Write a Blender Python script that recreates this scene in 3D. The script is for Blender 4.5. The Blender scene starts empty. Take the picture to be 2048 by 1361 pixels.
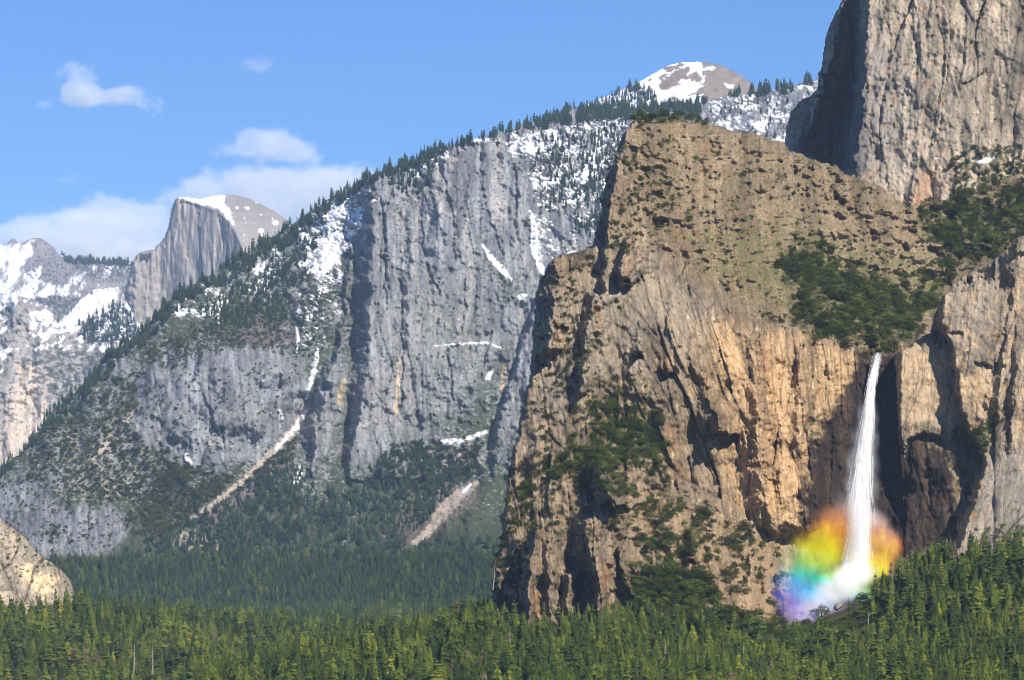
import bpy, math, random
import numpy as np

# ---------------------------------------------------------------- camera, sky, sun, exposure
scn = bpy.context.scene
COL = scn.collection
F, CX, HZ = 6800.0, 1024.0, 1040.0        # focal length, centre column and horizon row, in photo pixels
cam = bpy.data.cameras.new('camera'); cam_o = bpy.data.objects.new('camera', cam); COL.objects.link(cam_o)
cam.sensor_width = 36.0; cam.lens = 36.0 * F / 2048.0
cam.shift_y = (HZ - 680.5) / 2048.0
cam.clip_start = 1.0; cam.clip_end = 90000.0
cam_o.location = (0, 0, 0); cam_o.rotation_euler = (math.radians(90), 0, 0)
scn.camera = cam_o

SUN_AZ, SUN_EL = 28.0, 36.0               # degrees to the right of straight behind the camera; height
sa, se = math.radians(SUN_AZ), math.radians(SUN_EL)
SUN = (math.sin(sa)*math.cos(se), -math.cos(sa)*math.cos(se), math.sin(se))
world = bpy.data.worlds.new('World'); scn.world = world; world.use_nodes = True
wn = world.node_tree.nodes; wl = world.node_tree.links
bg = wn['Background']; sky = wn.new('ShaderNodeTexSky'); sky.sky_type = 'NISHITA'; sky.sun_disc = False
sky.sun_elevation = se
sky.sun_rotation = math.atan2(SUN[0], SUN[1])
sky.altitude = 1400; sky.air_density = 1.0; sky.dust_density = 0.05; sky.ozone_density = 4.0
tint = wn.new('ShaderNodeMix'); tint.data_type = 'RGBA'; tint.blend_type = 'MULTIPLY'; tint.inputs[0].default_value = 1.0
tint.inputs[7].default_value = (0.52, 0.78, 1.16, 1)
wl.new(sky.outputs[0], tint.inputs[6]); wl.new(tint.outputs[2], bg.inputs[0])
bg.inputs[1].default_value = 0.068
sun = bpy.data.lights.new('sun', 'SUN'); sun.energy = 5.0; sun.angle = math.radians(0.5); sun.color = (1.0, 0.92, 0.80)
sun_o = bpy.data.objects.new('sun', sun); COL.objects.link(sun_o)
from mathutils import Vector, Matrix
sun_o.rotation_euler = Vector(SUN).to_track_quat('Z', 'Y').to_euler()
sun_o.location = (0, 0, 3000)
vs = scn.view_settings; vs.view_transform = 'Standard'; vs.look = 'None'; vs.exposure = 0.58; vs.gamma = 1.0; vs.use_curve_mapping = False
scn.render.engine = 'CYCLES'
cy = scn.cycles
cy.max_bounces = 6; cy.diffuse_bounces = 2; cy.glossy_bounces = 1; cy.transmission_bounces = 2; cy.transparent_max_bounces = 16
cy.volume_bounces = 4; cy.filter_width = 0.9; cy.use_denoising = True; cy.use_adaptive_sampling = False; cy.caustics_reflective = False; cy.caustics_refractive = False
try:
    cy.denoiser = 'OPENIMAGEDENOISE'; cy.denoising_input_passes = 'RGB_ALBEDO_NORMAL'
except Exception: pass

# ---------------------------------------------------------------- noise in numpy
def hsh(ix, iy, seed):
    h = (ix.astype(np.int64)*374761393 + iy.astype(np.int64)*668265263 + seed*2147483647) & 0xffffffff
    h = ((h ^ (h >> 13)) * 1274126177) & 0xffffffff
    h = ((h ^ (h >> 16)) * 2246822519) & 0xffffffff
    return ((h ^ (h >> 15)) & 0xffffff).astype(np.float32) / 16777215.0
def noise(x, y, seed=0):
    x = np.asarray(x, np.float32); y = np.asarray(y, np.float32)
    fx = np.floor(x); fy = np.floor(y); ix = fx.astype(np.int64); iy = fy.astype(np.int64); tx = x-fx; ty = y-fy
    sx = tx*tx*tx*(tx*(tx*6-15)+10); sy = ty*ty*ty*(ty*(ty*6-15)+10)
    def g(i, j, dx, dy):
        a = hsh(ix+i, iy+j, seed)*6.2831853
        return np.cos(a)*dx + np.sin(a)*dy
    a = g(0,0,tx,ty); b = g(1,0,tx-1,ty); c = g(0,1,tx,ty-1); d = g(1,1,tx-1,ty-1)
    return 1.5*((a*(1-sx)+b*sx)*(1-sy) + (c*(1-sx)+d*sx)*sy)
def fbm(x, y, seed=0, o=4, g=0.5):
    s = 0; a = 1.0; t = 0
    for k in range(o):
        s = s + a*noise(x*2**k+k*17.3, y*2**k-k*9.1, seed+k*7); t += a; a *= g
    return s/t*1.4
def ridged(x, y, seed=0, o=4, g=0.5):
    s = 0; a = 1.0; t = 0
    for k in range(o):
        s = s + a*(1-2*np.abs(noise(x*2**k+k*5.3, y*2**k+k*3.1, seed+k*11))); t += a; a *= g
    return s/t
def worley(x, y, seed=0):
    x = np.asarray(x, np.float32); y = np.asarray(y, np.float32)
    ix = np.floor(x).astype(np.int64); iy = np.floor(y).astype(np.int64)
    f1 = np.full(x.shape, 9., np.float32); f2 = f1.copy(); cid = np.zeros(x.shape, np.float32); gx = f1*0; gy = f1*0
    for i in (-1,0,1):
        for j in (-1,0,1):
            px = ix+i+hsh(ix+i, iy+j, seed); py = iy+j+hsh(ix+i, iy+j, seed+91)
            d = np.hypot(px-x, py-y).astype(np.float32)
            n = d < f1
            f2 = np.where(n, f1, np.minimum(f2, d))
            cid = np.where(n, hsh(ix+i, iy+j, seed+37), cid)
            gx = np.where(n, px-x, gx); gy = np.where(n, py-y, gy)
            f1 = np.where(n, d, f1)
    return f1, f2-f1, cid, gx, gy
def sstep(a, b, x):
    t = np.clip((x-a)/(b-a), 0, 1); return t*t*(3-2*t)
def inside(U, V, poly):
    r = np.zeros(U.shape, bool); n = len(poly)
    for i in range(n):
        x1, y1 = poly[i]; x2, y2 = poly[(i+1) % n]
        if y1 == y2: continue
        c = ((y1 > V) != (y2 > V)) & (U < (x2-x1)*(V-y1)/(y2-y1)+x1)
        r ^= c
    return r
def seg_dist(U, V, pts, closed=False):
    d = np.full(U.shape, 1e9, np.float32); n = len(pts)
    for i in range(n if closed else n-1):
        x1, y1 = pts[i][:2]; x2, y2 = pts[(i+1) % n][:2]
        dx, dy = x2-x1, y2-y1; L = dx*dx+dy*dy+1e-9
        t = np.clip(((U-x1)*dx+(V-y1)*dy)/L, 0, 1)
        d = np.minimum(d, np.hypot(U-x1-t*dx, V-y1-t*dy))
    return d
def pmask(U, V, poly, soft=12, jit=0, js=30, seed=5):
    """soft mask of a polygon, 1 inside, its edge made ragged by noise"""
    xs = [p[0] for p in poly]; ys = [p[1] for p in poly]; m = soft+jit*2+4
    out = np.zeros(U.shape, np.float32)
    b = (U > min(xs)-m) & (U < max(xs)+m) & (V > min(ys)-m) & (V < max(ys)+m)
    u = U[b]; v = V[b]
    if u.size == 0: return out
    d = seg_dist(u, v, poly, True); s = np.where(inside(u, v, poly), d, -d)
    if jit: s = s + jit*fbm(u/js, v/js, seed, 4, 0.6)*1.6
    out[b] = sstep(-soft*0.5, soft*0.5, s)
    return out
def lmask(U, V, pts, jit=0, js=14, seed=3):
    """mask of a band along a polyline of (u, v, half width)"""
    xs = [p[0] for p in pts]; ys = [p[1] for p in pts]; m = max(p[2] for p in pts)*2+jit*2+4
    out = np.zeros(U.shape, np.float32)
    b = (U > min(xs)-m) & (U < max(xs)+m) & (V > min(ys)-m) & (V < max(ys)+m)
    u = U[b]; v = V[b]
    if u.size == 0: return out
    best = np.full(u.shape, -9., np.float32)
    nz = fbm(u/js, v/js, seed, 3)*jit if jit else 0
    for i in range(len(pts)-1):
        x1, y1, w1 = pts[i]; x2, y2, w2 = pts[i+1]
        dx, dy = x2-x1, y2-y1
        t = np.clip(((u-x1)*dx+(v-y1)*dy)/(dx*dx+dy*dy+1e-9), 0, 1)
        best = np.maximum(best, w1+(w2-w1)*t-np.hypot(u-x1-t*dx, v-y1-t*dy)+nz)
    out[b] = sstep(-1.5, 1.5, best)
    return out
def rbf(pts, U, V, smooth=1e-3):
    P = np.array(pts, float); X = P[:, :2]/100.0; z = P[:, 2]; n = len(P)
    K = np.hypot(X[:, None, 0]-X[None, :, 0], X[:, None, 1]-X[None, :, 1]) + 0
    A = np.zeros((n+3, n+3)); A[:n, :n] = -K + np.eye(n)*smooth; A[:n, n] = 1; A[:n, n+1:] = X; A[n, :n] = 1; A[n+1:, :n] = X.T
    w = np.linalg.solve(A, np.concatenate([z, [0, 0, 0]]))
    r = w[n] + w[n+1]*U/100 + w[n+2]*V/100
    for i in range(n):
        r = r - w[i]*np.hypot(U/100-X[i, 0], V/100-X[i, 1])
    return r
def buttress(U, V, pts, sl, sr, top=6.0, bot=0.0):
    """depth of a standing rib: crest (u, v, depth) from top to bottom, it falls back by sl / sr metres per pixel to each side"""
    sd = int(pts[0][0]*3+pts[0][1]*7) % 997; v = [p[1] for p in pts]
    V0 = V; V = V + fbm(U/24, V/30, sd, 4, .6)*16; U = U + fbm(U/40, V0/34, sd+1, 4, .6)*9
    uc = np.interp(V, v, [p[0] for p in pts]); dc = np.interp(V, v, [p[2] for p in pts])
    w = 0.0
    d = dc + np.where(U < uc, sl*(uc-U), sr*(U-uc)) + np.maximum(0, v[0]-V)*top + np.maximum(0, V-v[-1])*bot
    return d
def smin(a, b, k):
    h = np.clip(0.5+0.5*(b-a)/k, 0, 1)
    return b+(a-b)*h-k*h*(1-h)

def rockwork(U, V, D, seed=0, s=1.0, tilt=0.0, vert=1.0, amp=1.0):
    """fractured granite made of tilted facets at four sizes: (depth offset in metres, stain 0..1, crack 0..1, block shade)"""
    X = (U-CX)*D/F/s; Z = (HZ-V)*D/F/s
    wx = fbm(X/38, Z/70, seed, 4, .5)*4; wz = fbm(X/50, Z/50, seed+5, 4, .6)*8
    Xw = X+wx+tilt*Z; Zw = Z+wz-tilt*X*0.5
    out = fbm(Xw/40, Zw/90, seed+2, 3)*5
    crack = 0; slab = sstep(-.25, .3, fbm(X/26, Z/45, seed+8, 3, .6)+.25*(worley(Xw/15, Zw/(50*vert), seed+9)[2]-.5)*2)   # broad smooth slabs between broken zones
    for k, (a, b, sl, off) in enumerate(((24, 90, .36, .22), (8.5, 36, .58, .24), (3.3, 14, .74, .26), (1.45, 5.0, .74, .26))):
        f1, e, c, gx, gy = worley(Xw/a, Zw/(b*vert), seed+20+k*13)
        r1 = (c*7.31) % 1-.5; r2 = (c*13.7) % 1-.5; r3 = (c*29.3) % 1-.5
        q = 1.0 if k < 2 else .22+.95*slab
        out = out + q*(a*off*(c-.5) + gx*a*sl*r1*2 + gy*b*.12*(r2*2+.35))
        ck = np.exp(-e/(.035+.03*k))*(r3 > -.25); crack = np.maximum(crack, ck*(1, .9, .7, .5)[k]); out = out + ck*a*(.16 if k < 2 else .08)
        if k == 1: cc = c
        if k == 2: cc = cc*.5+c*.5
    out = out + fbm(Xw/5, Zw/6, seed+3, 3, .6)*.7
    stain = np.clip(0.5+0.55*fbm(Xw/6, Zw/(60*vert), seed+60, 4, .65)+.30*noise(U/2.3, V/3.6, seed+71)+.14*noise(U/5, V/9, seed+73), 0, 1)
    blk = worley(Xw/13+3.3, Zw/(55*vert)+7.7, seed+90)[2]; stain = np.clip(stain + .42*(blk-.5), 0, 1)   # whole slabs differ in tone
    return out*s*amp, stain, crack, cc
def mixc(a, b, m):
    return a*(1-m[..., None]) + np.asarray(b, np.float32)*m[..., None]

# ---------------------------------------------------------------- materials
def new_mat(name):
    m = bpy.data.materials.new(name); m.use_nodes = True; nt = m.node_tree
    b = nt.nodes['Principled BSDF']; b.inputs['Specular IOR Level'].default_value = 0.15; b.inputs['Roughness'].default_value = .95
    return m, nt, b
def rock_material(name, scale, bump):
    """granite: the colour of the place (stain, lichen, snow, brush) comes as a vertex attribute, grain and relief from noise"""
    m, nt, b = new_mat(name); N = nt.nodes; L = nt.links
    at = N.new('ShaderNodeAttribute'); at.attribute_name = 'tone'
    tc = N.new('ShaderNodeTexCoord'); mp = N.new('ShaderNodeMapping'); mp.inputs['Scale'].default_value = (1/scale, 1/scale, .45/scale)
    L.new(tc.outputs['Object'], mp.inputs[0])
    n1 = N.new('ShaderNodeTexNoise'); n1.inputs['Scale'].default_value = 1.0; n1.inputs['Detail'].default_value = 6; n1.inputs['Roughness'].default_value = .65
    L.new(mp.outputs[0], n1.inputs['Vector'])
    mr = N.new('ShaderNodeMapRange'); mr.inputs[1].default_value = .25; mr.inputs[2].default_value = .75; mr.inputs[3].default_value = .70; mr.inputs[4].default_value = 1.25
    L.new(n1.outputs[0], mr.inputs[0])
    # snow keeps its whiteness: alpha of the attribute is how much of the grain applies
    mg = N.new('ShaderNodeMix'); mg.inputs[2].default_value = 1.0
    L.new(at.outputs['Alpha'], mg.inputs[0]); L.new(mr.outputs[0], mg.inputs[3])
    mx = N.new('ShaderNodeVectorMath'); mx.operation = 'SCALE'
    L.new(at.outputs['Color'], mx.inputs[0]); L.new(mg.outputs[0], mx.inputs['Scale'])
    L.new(mx.outputs[0], b.inputs['Base Color'])
    bp = N.new('ShaderNodeBump'); bp.inputs['Strength'].default_value = bump; bp.inputs['Distance'].default_value = scale*.5
    L.new(n1.outputs[0], bp.inputs['Height']); L.new(bp.outputs[0], b.inputs['Normal'])
    return m
M_NEAR = rock_material('granite_near', 2.2, .55)
M_MID = rock_material('granite_mid', 6.0, .5)
M_FAR = rock_material('granite_far', 12.0, .4)

def tag(o, label=None, cat=None, group=None, kind=None):
    if label: o['label'] = label
    if cat: o['category'] = cat
    if group: o['group'] = group
    if kind: o['kind'] = kind
    return o

LAYERS = {}
def relief(name, poly, field, mat, step=2.0, rag=3.0, back=350.0, roundw=14.0, roundd=25.0, seed=1, label=None):
    """a rock mass: field(U, V) gives for each place the distance of the rock and its colour; the mesh is closed off backwards"""
    xs = [p[0] for p in poly]; ys = [p[1] for p in poly]
    us = np.arange(min(xs)-6, max(xs)+6.1, step); vs_ = np.arange(min(ys)-6, max(ys)+6.1, step)
    U, V = np.meshgrid(us, vs_); U = U.astype(np.float32); V = V.astype(np.float32)
    ju = fbm(U/26, V/26, seed+500, 4, .6)*rag; jv = fbm(U/26+50, V/26, seed+600, 4, .6)*rag
    ins = inside(U+ju, V+jv, poly)
    d, tone = field(U, V)
    if roundw:
        e = seg_dist(U+ju, V+jv, poly, True)
        t = np.clip(1-e/roundw, 0, 1); d = d + roundd*(1-np.sqrt(np.maximum(1-t*t, 0)))
    h, w = U.shape
    X = (U-CX)/F*d; Z = (HZ-V)/F*d
    idx = np.arange(h*w).reshape(h, w)
    q = ins[:-1, :-1] & ins[1:, :-1] & ins[:-1, 1:] & ins[1:, 1:]
    quads = np.stack([idx[:-1, :-1][q], idx[1:, :-1][q], idx[1:, 1:][q], idx[:-1, 1:][q]], 1)
    # boundary edges -> wall running back
    E = np.concatenate([quads[:, [0, 1]], quads[:, [1, 2]], quads[:, [2, 3]], quads[:, [3, 0]]])
    key = np.minimum(E[:, 0], E[:, 1])*np.int64(h*w)+np.maximum(E[:, 0], E[:, 1])
    uq, inv, cnt = np.unique(key, return_inverse=True, return_counts=True)
    B = E[cnt[inv] == 1]
    bv = np.unique(B)
    P = np.stack([X.ravel(), d.ravel(), Z.ravel()], 1)
    cx = X[ins].mean()
    PB = P[bv].copy(); PB[:, 0] += np.clip((cx-PB[:, 0])*.5, -back*.25, back*.25); PB[:, 1] += back; PB[:, 2] -= back*.35
    used = np.unique(quads); remap = np.full(h*w, -1, np.int64); remap[used] = np.arange(len(used))
    mapb = np.full(h*w, -1, np.int64); mapb[bv] = len(used)+np.arange(len(bv))
    verts = np.concatenate([P[used], PB])
    sk = np.stack([remap[B[:, 1]], remap[B[:, 0]], mapb[B[:, 0]], mapb[B[:, 1]]], 1)
    faces = np.concatenate([remap[quads], sk])
    o = mesh_np(name, verts, faces, mat)
    T = tone.reshape(-1, 4); C = np.concatenate([T[used], T[bv]]).astype(np.float32)
    a = o.data.color_attributes.new('tone', 'FLOAT_COLOR', 'POINT'); a.data.foreach_set('color', C.ravel())
    tag(o, label, None, None, 'structure')
    LAYERS[name] = dict(U=U, V=V, P=np.stack([X, d, Z], -1), ins=ins, tone=tone)
    return o
def mesh_np(name, verts, faces, mat, smooth=False):
    me = bpy.data.meshes.new(name); n = len(faces); k = faces.shape[1]
    me.vertices.add(len(verts)); me.vertices.foreach_set('co', np.asarray(verts, np.float32).ravel())
    me.loops.add(n*k); me.loops.foreach_set('vertex_index', faces.astype(np.int32).ravel())
    me.polygons.add(n); me.polygons.foreach_set('loop_start', np.arange(0, n*k, k, dtype=np.int32))
    me.polygons.foreach_set('loop_total', np.full(n, k, np.int32))
    me.update(calc_edges=True); me.validate()
    if smooth: me.polygons.foreach_set('use_smooth', np.ones(n, bool))
    if mat: me.materials.append(mat)
    o = bpy.data.objects.new(name, me); COL.objects.link(o)
    return o
def rgba(c, grain=1.0):
    g = np.broadcast_to(np.asarray(grain, np.float32), c.shape[:2])
    return np.concatenate([np.clip(c, 0.004, .95), g[..., None]], -1)
def flat(U, c):
    return np.broadcast_to(np.asarray(c, np.float32), U.shape+(3,)).copy()
def upness(U, V, d):
    """how far the surface faces up, from the slope of the distance field"""
    px = d/F; st = float(U[0, 1]-U[0, 0])
    dv = np.gradient(d, axis=0)/st; du = np.gradient(d, axis=1)/st
    a = du/px; b = -dv/px                      # dy/dx, dy/dz
    n = 1/np.sqrt(1+a*a+b*b)
    return b*n
SNOW = (.86, .88, .92)
# ---------------------------------------------------------------- the mountains, far to near
def f_far(U, V):                                    # snowy peaks beyond the valley head
    d = rbf([(-20,480,16200),(60,476,16000),(120,500,15900),(200,520,15800),(270,535,15800),(-20,560,15300),(100,560,15300),(200,580,15100),(280,600,15000),(0,620,14700),(150,640,14700),(280,680,14500),(0,700,14300),(280,720,14300)], U, V)
    d = smin(d, buttress(U, V, [(88,476,15950),(98,510,15800),(112,560,15500),(140,600,15100)], 2.2, 3.0, 12), 60)
    r, st, ck, cc = rockwork(U, V, 15500, 11, 6.0)
    n = fbm(U/42, V/30, 7, 4, .55)
    hump = sstep(40, 75, U)*sstep(172, 120, U)*np.exp(-((V-(548+.32*(U-40)))/22)**2)
    d = d + r*.5 + n*70 - hump*90
    up = upness(U, V, d)
    c = flat(U, (.26,.24,.24)) * (.8+.4*st[..., None])
    # snow and scattered trees
    sn = sstep(-.1, .15, fbm((U+V*.5)/24, (V-U*.3)/60, 17, 5, .6) + .55*pmask(U, V, [(-30,495),(30,490),(62,478),(75,500),(65,540),(90,560),(160,590),(60,600),(-30,605)], 20) + .35*pmask(U, V, [(180,528),(225,530),(215,560),(190,555)], 10)- .55*pmask(U, V, [(64,486),(100,480),(118,505),(135,530),(100,540),(70,520)], 10)-.32)
    trees = sstep(.05, .3, fbm(U/3.2, V/7, 23, 3, .7) + .9*(pmask(U, V, [(115,505),(270,520),(275,565),(180,560),(140,530)], 16)-.5)*.5 + .55*pmask(U, V, [(-30,592),(60,598),(110,590),(165,598),(280,560),(280,660),(-30,660)], 8)
                  - .4*pmask(U, V, [(-30,490),(62,480),(72,520),(40,545),(-30,560)], 10) + .25*pmask(U, V, [(20,520),(110,510),(180,590),(60,560)], 12))
    c = mixc(c, SNOW, sn); c = mixc(c, (.035,.05,.045), trees*.93)
    return d, rgba(c, 1-.8*sn)
relief('snowy_peaks', [(-300,500),(-120,486),(0,488),(12,488),(22,477),(30,478),(40,489),(55,480),(64,475),(80,476),(96,484),(110,497),(118,509),(130,517),(150,520),(200,524),(240,523),(275,530),(300,560),(300,740),(-300,740)], f_far, M_FAR, 2.0, 2.0, 900, 6, 120, 21,
       'snow covered mountain range beyond the valley head, left of the split dome')

def f_dome(U, V):                                   # the great split dome
    ue = np.interp(V, [392,398,404,410,425,440,455,475,495,540,700], [352,362,380,400,438,455,466,476,484,494,515]) + fbm(U*0, V/14, 3, 3)*3
    plane = 13400 + (492-U)*3.2 - np.clip(452-U, 0, None)*1.35; face = plane
    dm = np.clip(U-ue, 0, None); rim = 13400 + (492-ue)*3.2 - np.clip(452-ue, 0, None)*1.35; domed = rim + dm*.7 + (dm/100)**2*240 + np.maximum(0, 470-V)*1.2*sstep(0, 60, dm)
    d = np.where(U < ue, face, domed)
    sh = buttress(U, V, [(326,476,13800),(304,503,13760),(284,540,13740),(270,600,13730),(258,660,13720)], 3.0, .9, 8)
    d = smin(d, sh, 40)
    X = (U-CX)*13400/F; Z = (HZ-V)*13400/F
    w = fbm(X/60, Z/400, 5, 4, .6)
    onf = sstep(4, -4, U-ue)
    r, st, ck, cc = rockwork(U, V, 13400, 31, 5.0, 0, 2.2)
    d = d + onf*(w*26+r*.42) + (1-onf)*r*.12
    c = flat(U, (.30,.27,.25)); strk = fbm(U/5, V/90, 41, 4, .65)
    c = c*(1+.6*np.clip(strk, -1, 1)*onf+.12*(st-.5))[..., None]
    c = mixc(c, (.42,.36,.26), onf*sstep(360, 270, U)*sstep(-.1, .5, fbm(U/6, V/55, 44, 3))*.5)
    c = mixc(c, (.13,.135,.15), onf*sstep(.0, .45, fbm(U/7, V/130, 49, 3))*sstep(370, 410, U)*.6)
    sn = pmask(U, V, [(356,394),(380,391),(420,388),(446,384),(452,394),(448,406),(462,422),(462,436),(468,448),(462,448),(444,424),(428,414),(412,412),(392,406),(376,402)], 4, 3, 8)
    sp = sstep(.62, .7, noise(U/11, V/6, 77))*sstep(470, 500, U)
    for a, b, s in ((522,462,6),(551,446,6),(495,417,4),(474,416,3),(326,472,5)): sp = np.maximum(sp, sstep(s+1.5, s-1, np.hypot(U-a, (V-b)*1.3)))
    sn = np.maximum(sn, sp)
    br = sstep(-.05, .3, fbm(U/4, V/4, 9, 3))*pmask(U, V, [(366,398),(400,406),(440,418),(466,450),(480,486),(470,470),(440,436),(400,418),(364,406)], 5)
    c = mixc(c, (.05,.06,.055), br*.8); c = mixc(c, SNOW, sn)
    return d, rgba(c, 1-.8*sn)
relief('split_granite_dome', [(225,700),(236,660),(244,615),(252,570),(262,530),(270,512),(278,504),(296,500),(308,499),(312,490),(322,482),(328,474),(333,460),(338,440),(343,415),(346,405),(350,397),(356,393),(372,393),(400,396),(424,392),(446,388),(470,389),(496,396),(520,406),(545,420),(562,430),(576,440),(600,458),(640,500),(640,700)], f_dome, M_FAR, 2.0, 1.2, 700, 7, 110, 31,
       'huge granite dome with one sheer shaded face and a snow cap')

def f_left(U, V):                                   # snow slope and pale walls below the peaks
    d = rbf([(-40,590,11200),(60,596,11000),(110,610,11000),(150,640,10900),(230,575,11300),(270,640,11000),(300,700,10900),(-40,680,10700),(60,680,10600),(150,700,10600),(230,720,10500),(-40,760,10500),(60,760,10420),(150,770,10400),(-40,950,10000),(100,900,10100),(250,800,10200),(250,950,10000)], U, V)
    d = smin(d, buttress(U, V, [(38,590,10900),(26,640,10700),(8,700,10500),(-10,800,10300)], 5, .9, 10), 30)
    r, st, ck, cc = rockwork(U, V, 10500, 51, 5.0)
    d = d + r*.9 + fbm(U/50, V/50, 55, 4)*60
    c = flat(U, (.30,.28,.27))*(.75+.5*st[..., None])
    c = mixc(c, (.58,.49,.39), pmask(U, V, [(-20,860),(20,800),(45,740),(75,735),(100,760),(110,830),(70,880),(20,940),(-30,940)], 26, 16)*sstep(.25, .6, st)*.9)
    brush = sstep(.0, .25, fbm(U/16, V/8, 58, 4, .6)+.35*pmask(U, V, [(70,690),(220,690),(200,760),(120,800),(60,780)], 30)-.2-.5*sstep(820, 900, V))
    c = mixc(c, (.05,.065,.055), brush*.85)
    sn = pmask(U, V, [(80,674),(110,650),(135,628),(160,600),(188,580),(236,574),(240,585),(228,606),(228,618),(200,632),(165,645),(155,664),(130,663),(105,668),(90,674)], 4, 4, 12)
    sn = np.maximum(sn, pmask(U, V, [(-30,590),(34,592),(30,606),(-30,608)], 4, 3))
    sn = np.maximum(sn, sstep(.0, .16, fbm((U+V)/15, (V-U)/24, 61, 4, .6)-.1+.55*pmask(U, V, [(60,626),(100,618),(104,640),(80,655),(60,660)], 10)+.45*pmask(U, V, [(190,640),(255,605),(275,660),(268,690),(170,672)], 10)
                       + .4*pmask(U, V, [(-20,700),(30,690),(12,740),(-20,790)], 14) - .5*sstep(690, 720, V)-.5*pmask(U, V, [(36,600),(60,610),(60,690),(10,700)], 8)))
    tr = sstep(.1, .3, fbm(U/3.5, V/9, 67, 3, .6)+.55*pmask(U, V, [(160,640),(190,636),(230,610),(275,660),(275,700),(165,690)], 8)-.35+.5*pmask(U, V, [(55,600),(105,610),(150,622),(115,648),(104,640),(104,618)], 6))
    c = mixc(c, SNOW, sn); c = mixc(c, (.04,.055,.05), tr*.9*sstep(705, 680, V))
    return d, rgba(c, 1-.8*sn)
relief('valley_head_slope', [(-300,600),(-80,588),(0,586),(34,590),(60,598),(108,614),(118,634),(135,626),(160,598),(188,578),(238,573),(250,590),(262,618),(280,650),(330,690),(330,980),(-300,980)], f_left, M_FAR, 2.0, 2.0, 800, 6, 60, 51,
       'steep snow field and pale granite walls at the far left of the valley')

def f_sdome(U, V):                                  # bald snowy dome on the skyline
    t = (U-1390)/230.
    d = 8050 + 500*t*t + (205-V)*5.2 + ((205-V)/90.)**2*160 + 60*np.abs(np.clip(t, -1, 0)) + fbm(U/60, V/30, 3, 4)*26 + fbm(U/12, V/9, 4, 3)*6
    c = flat(U, (.24,.20,.175))*(1+.25*fbm(U/20, V/7, 9, 4)[..., None])
    q = fbm((U-V*.6)/34, (V+U*.25)/15, 83, 4, .55)
    sn = sstep(-.03, .04, q + .14 - 1.05*sstep(1390, 1450, U+.3*(V-150)) + .25*sstep(150, 185, V)*sstep(1440, 1400, U) + .3*sstep(1330, 1290, U) - .75*pmask(U, V, [(1310,182),(1330,160),(1352,143),(1378,138),(1372,152),(1352,168),(1325,186)], 12, 5, 12)-.6*pmask(U, V, [(1378,150),(1392,143),(1398,158),(1382,162)], 5, 3, 8))
    sn = np.maximum(sn, pmask(U, V, [(1450,168),(1470,170),(1468,178),(1455,176)], 4, 2, 6))
    c = mixc(c, SNOW, sn)
    return d, rgba(c, 1-.8*sn)
relief('bald_snow_dome', [(1150,240),(1165,212),(1200,196),(1235,184),(1262,170),(1290,156),(1318,140),(1340,129),(1362,124),(1392,123),(1415,124),(1440,130),(1466,141),(1488,154),(1505,168),(1530,190),(1560,215),(1570,250)], f_sdome, M_MID, 1.6, .8, 500, 5, 60, 71,
       'bald rounded dome streaked with snow on the skyline')

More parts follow.
